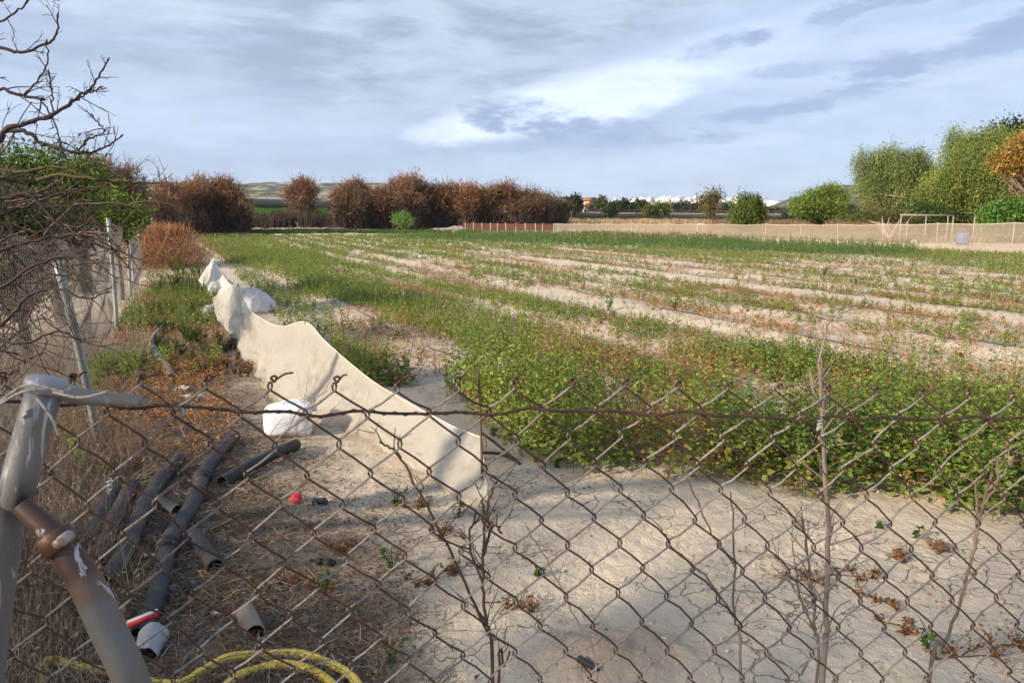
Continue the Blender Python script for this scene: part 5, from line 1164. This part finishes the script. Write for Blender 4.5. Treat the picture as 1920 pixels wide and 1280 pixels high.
# ================================================================ FAR SIDE OF THE FIELD
M_net2 = mat_net('windbreak_net', (.46, .39, .32), .52, transl=.35)
M_net3 = mat_net('rust_net', (.13, .065, .05), .8, transl=.2)
M_net4 = mat_net('grey_net', (.36, .31, .28), .9, transl=.2)
def far_fences():
    ctl = [(1040, 441, 419.5), (1200, 446, 420), (1350, 452, 420.5), (1500, 458, 421), (1650, 466, 421), (1790, 472, 419), (1920, 478, 418), (2080, 486, 417)]
    A = np.array([[*G(a, b)[:2], CAMH-(c_-403)/1420*G(a, b)[1]] for a, b, c_ in ctl])
    L = thing('net_fence', 'long see-through beige net fence along the right far side of the field', 'fence', (A[3, 0], A[3, 1], 0))
    d = np.concatenate([[0], np.cumsum(np.hypot(np.diff(A[:, 0]), np.diff(A[:, 1])))]); t = np.linspace(0, d[-1], 420)
    x = np.interp(t, d, A[:, 0]); y = np.interp(t, d, A[:, 1]); zt = np.interp(t, d, A[:, 2])
    posts = np.arange(0, d[-1], 3.1); posts = posts+RNG.normal(0, .25, len(posts))
    near = np.min(np.abs(t[:, None]-posts[None]), 1); zt2 = zt-.05*np.clip(near/1.5, 0, 1)
    s = np.linspace(0, 1, 12)[None]; off = .07*(fbm(t*.7, t*0, 3)-.5)[:, None]*np.sin(s*3.1)*4
    V = np.stack([x[:, None]+off*.5, y[:, None]-off, .02+(zt2[:, None]-.02)*(1-s)], -1); mb = MB(); mb.grid(V); mb.build('net', M_net2, L, smooth=True)
    tw = MB(); tw.tubes(np.stack([x, y, zt2+.01], 1), .018, (.50, .42, .32), 5, ref=(0, 0, 1)); tw.build('top_line', M_plain, L)
    for p_ in posts:
        q = np.array((np.interp(p_, d, A[:, 0]), np.interp(p_, d, A[:, 1]), np.interp(p_, d, A[:, 2]))); m = MB()
        m.tubes(np.array([(q[0], q[1]+.03, -.1), (q[0]+RNG.normal(0, .03), q[1]+.03, q[2]+RNG.uniform(.02, .12))]), .026, (.36, .31, .26), 8, caps=True); m.build('post', M_wood, L)
    # loose foot of the net thrown forward on the soil
    s = np.linspace(0, 1, 22)[None]; wd = (1.0+2.0*np.clip((t-30)/30, 0, 1))[:, None]
    nx, ny = -.55, -.83; hump = (fbm(t*.45, t*0+3, 8)*.9)[:, None]*np.sin(np.clip(s*1.15, 0, 1)*math.pi)**.8*(.30+.35*np.clip((t-30)/25, 0, 1))[:, None]
    z = hump*(.6+.8*fbm(t[:, None]*1.6+s*3, s*3+t[:, None]*.3, 19))+.03+.30*(1-s)**3
    V = np.stack([x[:, None]+nx*wd*s, y[:, None]+ny*wd*s, z], -1); mb = MB(); mb.grid(V); mb.build('net_skirt', mat_net('net_skirt', (.60, .50, .39), .93, transl=.3), L, smooth=True)
    # rusty fence
    B = [(868, 436, 418), (950, 438, 419), (1040, 441, 419.5)]; Bp = np.array([[*G(a, b)[:2], CAMH-(c_-403)/1420*G(a, b)[1]] for a, b, c_ in B])
    L2 = thing('rusty_fence', 'dark rust red fence panel run with whitish posts left of the beige net fence', 'fence', (Bp[1, 0], Bp[1, 1], 0))
    tt = np.linspace(0, 1, 60); xx = np.interp(tt, (0, .48, 1), Bp[:, 0]); yy = np.interp(tt, (0, .48, 1), Bp[:, 1]); zz_ = np.interp(tt, (0, .48, 1), Bp[:, 2]); s = np.linspace(0, 1, 6)[None]
    mb = MB(); mb.grid(np.stack([xx[:, None]+0*s, yy[:, None]+0*s, .05+(zz_[:, None]-.05)*(1-s)], -1)); mb.build('panel', M_net3, L2)
    for q in (0.03, .12, .22, .31, .38, .48, .58, .69, .80, .87, .99):
        m = MB(); X = np.interp(q, tt, xx); Yq = np.interp(q, tt, yy); Zq = np.interp(q, tt, zz_); m.tubes(np.array([(X, Yq-.05, -.1), (X+RNG.normal(0, .05), Yq-.05, Zq+.06)]), .032, (.46, .42, .38), 8, caps=True); m.build('post', M_wood, L2)
    m = MB(); X0, Y0 = np.interp(.70, tt, xx), np.interp(.70, tt, yy); m.tubes(np.array([(X0, Y0-.2, .35), (X0+1.9, Y0-.2, .38)]), .03, (.5, .45, .4), 6); m.build('rail', M_wood, L2)
    # low rumpled net along the far left end
    n = 300; pxs = np.linspace(345, 905, n); py = 433+ (pxs-345)*.004; g = np.array([G(a, b) for a, b in zip(pxs, py)])
    crest = (.16+.75*np.clip(fbm(pxs*.022, pxs*0, 14)-.30, 0, 1)); s = np.linspace(-1, 1, 16)[None]
    z = crest[:, None]*np.clip(np.cos(s*math.pi/2), 0, 1)**1.5*(.8+.4*fbm(pxs[:, None]*.1+s, s*3, 3)); V = np.stack([g[:, :1]+0*s, g[:, 1:2]+s*1.6, z+.02], -1)
    mb = MB(); mb.grid(V); tag(mb.build('ground_net', M_net4, smooth=True), 'low grey rumpled net lying in peaks along the far left end of the field', 'netting')
far_fences()
def far_objects():
    D = 43; R_ = thing('goal', 'whitish goal-like frame of poles behind the beige net fence', 'frame', P(1740, 403, D)*(1, 1, 0)); c = (.25, .225, .19)
    m = MB(); m.tubes(np.array([P(1688, 403, D), P(1789, 404, D)]), .045, c, 8, caps=True); m.build('top_bar', M_plain, R_)
    for x in (1690, 1737, 1778, 1788):
        m = MB(); a = P(x, 405, D); b = a*(1, 1, 0); m.tubes(np.array([b, a]), .035, c, 8, caps=True); m.build('pole', M_plain, R_)
    for x, y0, D2, lab in ((1828, 406, 39, 'lone tall whitish pole right of the goal-like frame'), (1702, 415, 42, 'slim pole in front of the goal-like frame')):
        m = MB(); a = P(x, y0, D2); m.tubes(np.array([a*(1, 1, 0), a]), .035, c, 8, caps=True); tag(m.build('pole', M_plain), lab, 'pole')
    b = P(1805, 448, 38.5); b[2] = 0; R_ = thing('barrel', 'blue plastic barrel standing behind the beige net', 'barrel', b)
    m = MB(); h = np.array([0, .02, .1, .3, .32, .36, .6, .64, .68, .86, .92, .94])*.95; r = np.array([.26, .29, .3, .3, .315, .3, .3, .315, .3, .29, .25, .02]); m.tubes(b+np.array([(0, 0, q) for q in h]), r, (.05, .12, .30), 24, caps=True); m.build('body', M_plain, R_)
    m = MB(); m.tubes(b+np.array([(.1, 0, .88), (.1, 0, .93)]), .04, (.03, .03, .03), 12, caps=True); m.build('cap', M_plain, R_)
    b = P(1714, 452, 40); b[2] = 0; R_ = thing('container', 'cream plastic canister behind the beige net', 'canister', b)
    m = MB(); n = 14; a = np.arange(24)*2*np.pi/24; V = [np.stack([.17*np.sign(np.cos(a))*np.abs(np.cos(a))**.5*e, .13*np.sign(np.sin(a))*np.abs(np.sin(a))**.5*e, np.full(24, z)], 1) for z, e in zip((0, .01, .05, .2, .38, .43, .45), (.1, .9, 1, 1, .98, .8, .1))]; V = np.array(V); V = np.concatenate([V, V[:, :1]], 1)+b
    m.grid(V, (.62, .55, .38)); m.build('body', M_plain, R_, smooth=True); m = MB(); m.tubes(b+np.array([(.05, 0, .44), (.05, 0, .5)]), .035, (.6, .55, .4), 12, caps=True); m.build('cap', M_plain, R_)
    # small gate
    g0 = G(1308, 450); Yg = g0[1]; R_ = thing('gate_frame', 'small whitish H-shaped gate frame in the beige net fence', 'gate', g0)
    for x in (1308, 1320): m = MB(); a = P(x, 419, Yg-.3); m.tubes(np.array([a*(1, 1, 0), a]), .035, (.42, .38, .33), 8, caps=True); m.build('post', M_plain, R_)
    for y in (420, 436): m = MB(); m.tubes(np.array([P(1308, y, Yg-.3), P(1320, y, Yg-.3)]), .03, (.6, .55, .48), 8); m.build('rail', M_plain, R_)
    c_ = g0+np.array((0, -.7, .12)); m = MB(); A, B = np.meshgrid(np.linspace(0, 2*np.pi, 20), np.linspace(0, math.pi, 12), indexing='ij'); rr_ = .22*(1+.3*(fbm(A*2, B*3, 3)-.5)); V = c_+np.stack([rr_*1.3*np.cos(A)*np.sin(B), rr_*np.sin(A)*np.sin(B), rr_*.55*np.cos(B)], -1); V[-1] = V[0]
    m.grid(V, (.68, .66, .6)); tag(m.build('sack', M_plain, smooth=True), 'white filled sack at the foot of the small gate frame', 'sack')
far_objects()
def viaduct():
    ctl = np.array([(60, 366, 118), (400, 372, 132), (640, 379, 150), (940, 395, 190), (1120, 399, 205), (1330, 401, 220), (1700, 403, 245), (2100, 403, 270)], float)
    t = np.linspace(0, 1, 90); i = np.linspace(0, 1, len(ctl)); q = np.stack([np.interp(t, i, ctl[:, k]) for k in range(3)], 1)
    Pt = np.array([P(a, 403, c_) for a, b, c_ in q]); Pt[:, 2] = CAMH+(403-q[:, 1])/1420*q[:, 2]
    R_ = thing('viaduct', 'long low concrete road viaduct running behind the trees with a railing', 'viaduct', (Pt[45, 0], Pt[45, 1], 0)); T_ = norm(np.gradient(Pt, axis=0)); S = norm(np.cross(T_, (0, 0, 1.)))
    def strip(prof, col, nm, mat=M_wood, sl=slice(None)):
        V = np.stack([Pt[sl]+S[sl]*a+np.array((0, 0, z)) for a, z in prof], 1); m = MB(); m.grid(V, col); m.build(nm, mat, R_)
    # S points to the camera side
    sgn = 1 if (S[45] @ (np.array((0, 0, 0))-Pt[45])) > 0 else -1
    strip([(4*sgn, -.12), (4*sgn, -1.15), (3.4*sgn, -1.15), (3.4*sgn, -1.5), (-3.4*sgn, -1.5), (-3.4*sgn, -1.15), (-4*sgn, -1.15), (-4*sgn, -.12), (4*sgn, -.12)], (.27, .235, .21), 'deck')
    strip([(3.9*sgn, -.12), (3.9*sgn, .0), (3.8*sgn, .0), (3.8*sgn, .10), (4.02*sgn, .10), (4.02*sgn, -.12)], (.46, .42, .39), 'kerb')
    for h in (.45, .85):
        m = MB(); m.tubes(Pt+S*3.9*sgn+(0, 0, h), .06, (.24, .14, .10), 5, ref=(0, 0, 1)); m.build('rail', M_plain, R_)
    L = np.concatenate([[0], np.cumsum(np.linalg.norm(np.diff(Pt, axis=0), axis=1))]); n = 95; d = np.linspace(0, L[-1], n)
    m = MB()
    for k in range(n):
        p_ = np.array([np.interp(d[k], L, Pt[:, j]) for j in range(3)])+S[0]*3.9*sgn; m.box(p_+(0, 0, .42), (.12, .12, .9), 0, (.30, .24, .2))
    m.build('railing_posts', M_plain, R_)
    for k in range(44, 90, 5):
        m = MB(); p_ = Pt[k]; m.box((p_[0], p_[1], (p_[2]-1.5)/2-.6), (1.3, 5.5, p_[2]-1.5+1.2), 0, (.10, .09, .085)); m.build('pier', M_wood, R_)
viaduct()
def scrub():
    def band(name, lab, x0, x1, D0, D1, n, h, cols, cat, w_=.07, leaf=False):
        a = RNG.random(n); px = x0+(x1-x0)*a; D = D0+(D1-D0)*RNG.random(n)+6*(fbm(px*.02, px*0, 3)-.5); x = (px-960)/1420*D; z = np.zeros(n); hh = h*(.35+.9*fbm(px*.05, D*.2, 7))*RNG.uniform(.5, 1.1, n)
        p0 = np.stack([x, D, z], 1); mb = MB(); mb.ribs(p0, p0+np.stack([RNG.normal(0, .15, n)*hh, RNG.normal(0, .15, n)*hh, hh], 1), w_, w_*.3, pick(cols, n)*np.exp(RNG.normal(0, .2, (n, 1))))
        k = RNG.random(n) < .6; m = k.sum(); mb.leaves(p0[k]+np.stack([RNG.normal(0, .2, m), RNG.normal(0, .2, m), hh[k]*RNG.uniform(.3, 1, m)], 1), RNG.normal(size=(m, 3)), w_*3, .5, pick(cols, m))
        tag(mb.build(name, M_dry), lab, cat, kind='stuff')
    band('reeds', 'tan reeds growing in front of the viaduct', 1050, 1330, 95, 150, 9000, 1.25, [(.34, .25, .15), (.26, .19, .11), (.40, .30, .19)], 'reeds')
    band('scrub', 'dark olive scrub closing the foot of the brown trees', 300, 1060, 92, 104, 26000, 2.3, [(.06, .055, .035), (.08, .055, .04), (.05, .04, .035), (.09, .08, .045)], 'scrub')
    band('scrub', 'reddish brown vineyard scrub beyond the right net fence', 1330, 1960, 70, 170, 22000, 1.15, [(.17, .10, .07), (.22, .14, .09), (.13, .085, .06), (.2, .16, .09)], 'scrub')
    band('scrub', 'low green and straw scrub seen through the beige net fence', 1050, 2050, 48, 72, 26000, .55, [(.16, .17, .06), (.24, .20, .11), (.12, .14, .05), (.3, .23, .14)], 'scrub')
    band('grass', 'dark green grass strip behind the grey rumpled net', 200, 900, 72, 92, 22000, .32, [(.05, .09, .02), (.07, .12, .03), (.04, .06, .02)], 'grass')
    band('grass', 'rough grass and brown scrub on the ground behind the left fence', -500, 160, 16, 60, 16000, .6, [(.12, .14, .04), (.2, .15, .08), (.15, .12, .06)], 'grass')
scrub()
# ---- white hill town
M_white = mat_attr('whitewash', .8, 0, .2)
def town():
    protos = []
    for q in range(4):
        mb = MB(); w0 = (9, 12, 7, 14)[q]; d0 = 8; h0 = (6, 5, 7, 6)[q]; wall = (.78, .77, .74)
        mb.box((0, 0, h0/2), (w0, d0, h0), 0, wall); mb.box((w0*.18, .5, h0+1.3), (w0*.42, d0*.6, 2.6), 0, (.74, .72, .68)); mb.box((0, -d0/2-.15, h0+.2), (w0, .3, .7), 0, wall)
        for f in range(2):
            for c_ in range(3): mb.box((-w0*.32+c_*w0*.32, -d0/2-.04, 1.6+f*2.9 if h0 > 5 else 1.6+f*2.2), (1.3, .1, 1.5), 0, (.10, .11, .13))
        mb.box((w0*.18, .5-d0*.3-.04, h0+1.2), (1.1, .1, 1.7), 0, (.12, .12, .14))
        protos.append(mb)
    first = [None]*4; rs = np.random.default_rng(2); lab = 'small flat-roofed white house in the far white town'
    N = 190
    for k in range(N):
        px = 1150+rs.random()*310 if k < 170 else rs.uniform(1150, 1170)
        D = rs.uniform(1440, 1620); top = 376+2.5*math.sin(px*.03)+rs.uniform(0, 7)*(.5+.5*math.sin(px*.013)**2)
        env = np.interp(px, (1150, 1180, 1240, 1300, 1380, 1440, 1462), (382, 380, 376, 374.5, 377, 384, 387)); top = env-4+rs.uniform(0, 7)
        z = CAMH+(403-top)/1420*D-8
        q = rs.integers(0, 4); loc = ((px-960)/1420*D, D, z)
        if first[q] is None: o = protos[q].build('white_house', M_white, origin=np.zeros(3)); first[q] = o; o['label'] = lab; o['category'] = 'house'; o['group'] = 'houses of the far white town'
        else: o = first[q].copy(); COL.objects.link(o)
        o.location = loc; o.rotation_euler = (0, 0, rs.normal(0, .35)); s = rs.uniform(.9, 1.45); o.scale = (s, s, s*rs.uniform(.8, 1.15))
    # plinth hill that carries the town is the mid hill; a raised knoll beneath it
hillmesh('hills', [(1100, 402), (1150, 387), (1200, 384), (1260, 381), (1320, 380.5), (1390, 383), (1450, 388), (1500, 396), (1540, 402)], 1530, 120, lambda a, t_, z: np.array((.16, .15, .10))*(.6+.8*fbm(a*200, t_*8, 5)[..., None])+0*z[..., None], 35)
town()
def houses():
    for (px, py, D, w_, h_, col, roof, lab) in ((1104, 383, 235, 3.6, 2.7, (.46, .31, .21), (.30, .15, .09), 'small orange-walled house with a tiled roof among the far trees'), (1048, 390, 180, 2.6, 2.8, (.62, .60, .56), (.4, .38, .36), 'tiny white hut at the right end of the brown trees'), (1285, 392, 300, 30, 3.2, (.42, .37, .31), (.36, .22, .15), 'long low tan farm building behind the viaduct'), (1222, 394, 280, 8, 2.6, (.45, .35, .25), (.38, .25, .17), 'small tan shed left of the long farm building'), (1452, 386, 1300, 26, 12, (.7, .7, .68), (.6, .6, .6), 'white domed building alone on the hill shoulder right of the town')):
        c = P(px, 403, D); z0 = CAMH+(403-py)/1420*D-h_*.6; c[2] = z0; R_ = thing('far_house', lab, 'house', c, 'scattered far buildings')
        m = MB(); m.box(c+(0, 0, h_/2-2), (w_, w_*.5 if w_ > 9 else w_*.8, h_+4), 0, col); m.build('wall', M_white, R_)
        m = MB(); dpt = (w_*.5 if w_ > 9 else w_*.8)/2+.3; x = w_/2+.3; z = c[2]+h_; rh = h_*.35
        V = [(c[0]-x, c[1]-dpt, z), (c[0]+x, c[1]-dpt, z), (c[0]+x, c[1], z+rh), (c[0]-x, c[1], z+rh), (c[0]+x, c[1]+dpt, z), (c[0]-x, c[1]+dpt, z)]
        m.add(V, [(0, 1, 2, 3), (3, 2, 4, 5)], [(0, 3, 5), (1, 4, 2)], roof); m.build('roof', M_white, R_)
        for s in (-.28, .05, .3):
            m = MB(); m.box((c[0]+s*w_, c[1]-(w_*.5 if w_ > 9 else w_*.8)/2-.03, c[2]+h_*.5), (w_*.10, .06, h_*.32), 0, (.06, .06, .07)); m.build('window', M_white, R_)
houses()

# ---- trees standing behind the photographer: they throw the shade over the near soil
def shade_trees():
    cols = [(.05, .08, .025), (.07, .11, .03), (.04, .06, .02)]
    for q, (x, y, hz, rx) in enumerate(((-9.0, -2.0, 4.75, 1.5), (-7.0, -2.1, 4.9, 1.5), (-4.8, -2.3, 4.9, 1.6), (-11.2, -1.7, 4.9, 1.6), (-13.4, -1.3, 4.9, 1.6))):
        b = np.array((x, y, 0.)); R_ = thing('shade_tree', ('dense evergreen behind the camera, over the left', 'dense evergreen directly behind the camera post', 'dense evergreen behind the camera to the right', 'dense evergreen second farthest left behind the camera', 'dense evergreen farthest left behind the camera')[q], 'tree', b, 'trees behind the photographer')
        lobes = [(b+np.array((0, 0, hz*.62)), np.array((rx, rx, hz*.36))), (b+np.array((.6, .3, hz*.4)), np.array((rx*.9, rx*.9, hz*.34))), (b+np.array((-.7, -.4, hz*.42)), np.array((rx*.9, rx, hz*.36)))]
        mb = MB(); limbs(mb, b, lobes, .16, (.1, .08, .06), 3); mb.build('trunk', M_bark, R_)
        n = 1300 if q < 3 else 3600; pts, out, cf, _ = lobe_pts(lobes, n, 30, .25, .2); pts[:, 2] = np.abs(pts[:, 2]); mb = MB(); mb.leaves(pts, RNG.normal(size=(n, 3)), RNG.uniform(.12, .24, n), .55, pick(cols, n)*cf); mb.build('crown', M_leaf, R_)
shade_trees()
# ---- air
def haze():
    mb = MB(); mb.box((0, 0, 60), (7800, 7800, 126)); m = bpy.data.materials.new('haze'); m.use_nodes = True; t = NT(m.node_tree)
    v = t.n('ShaderNodeVolumePrincipled', {'Color': (.80, .88, 1, 1), 'Density': .00010, 'Anisotropy': .2}); o_ = t.n('ShaderNodeOutputMaterial'); t.t.links.new(v.outputs[0], o_.inputs['Volume'])
    o = mb.build('haze', m, origin=np.array((0, 0, 0.))); tag(o, 'thin pale haze in the air', 'haze', kind='stuff')
haze()
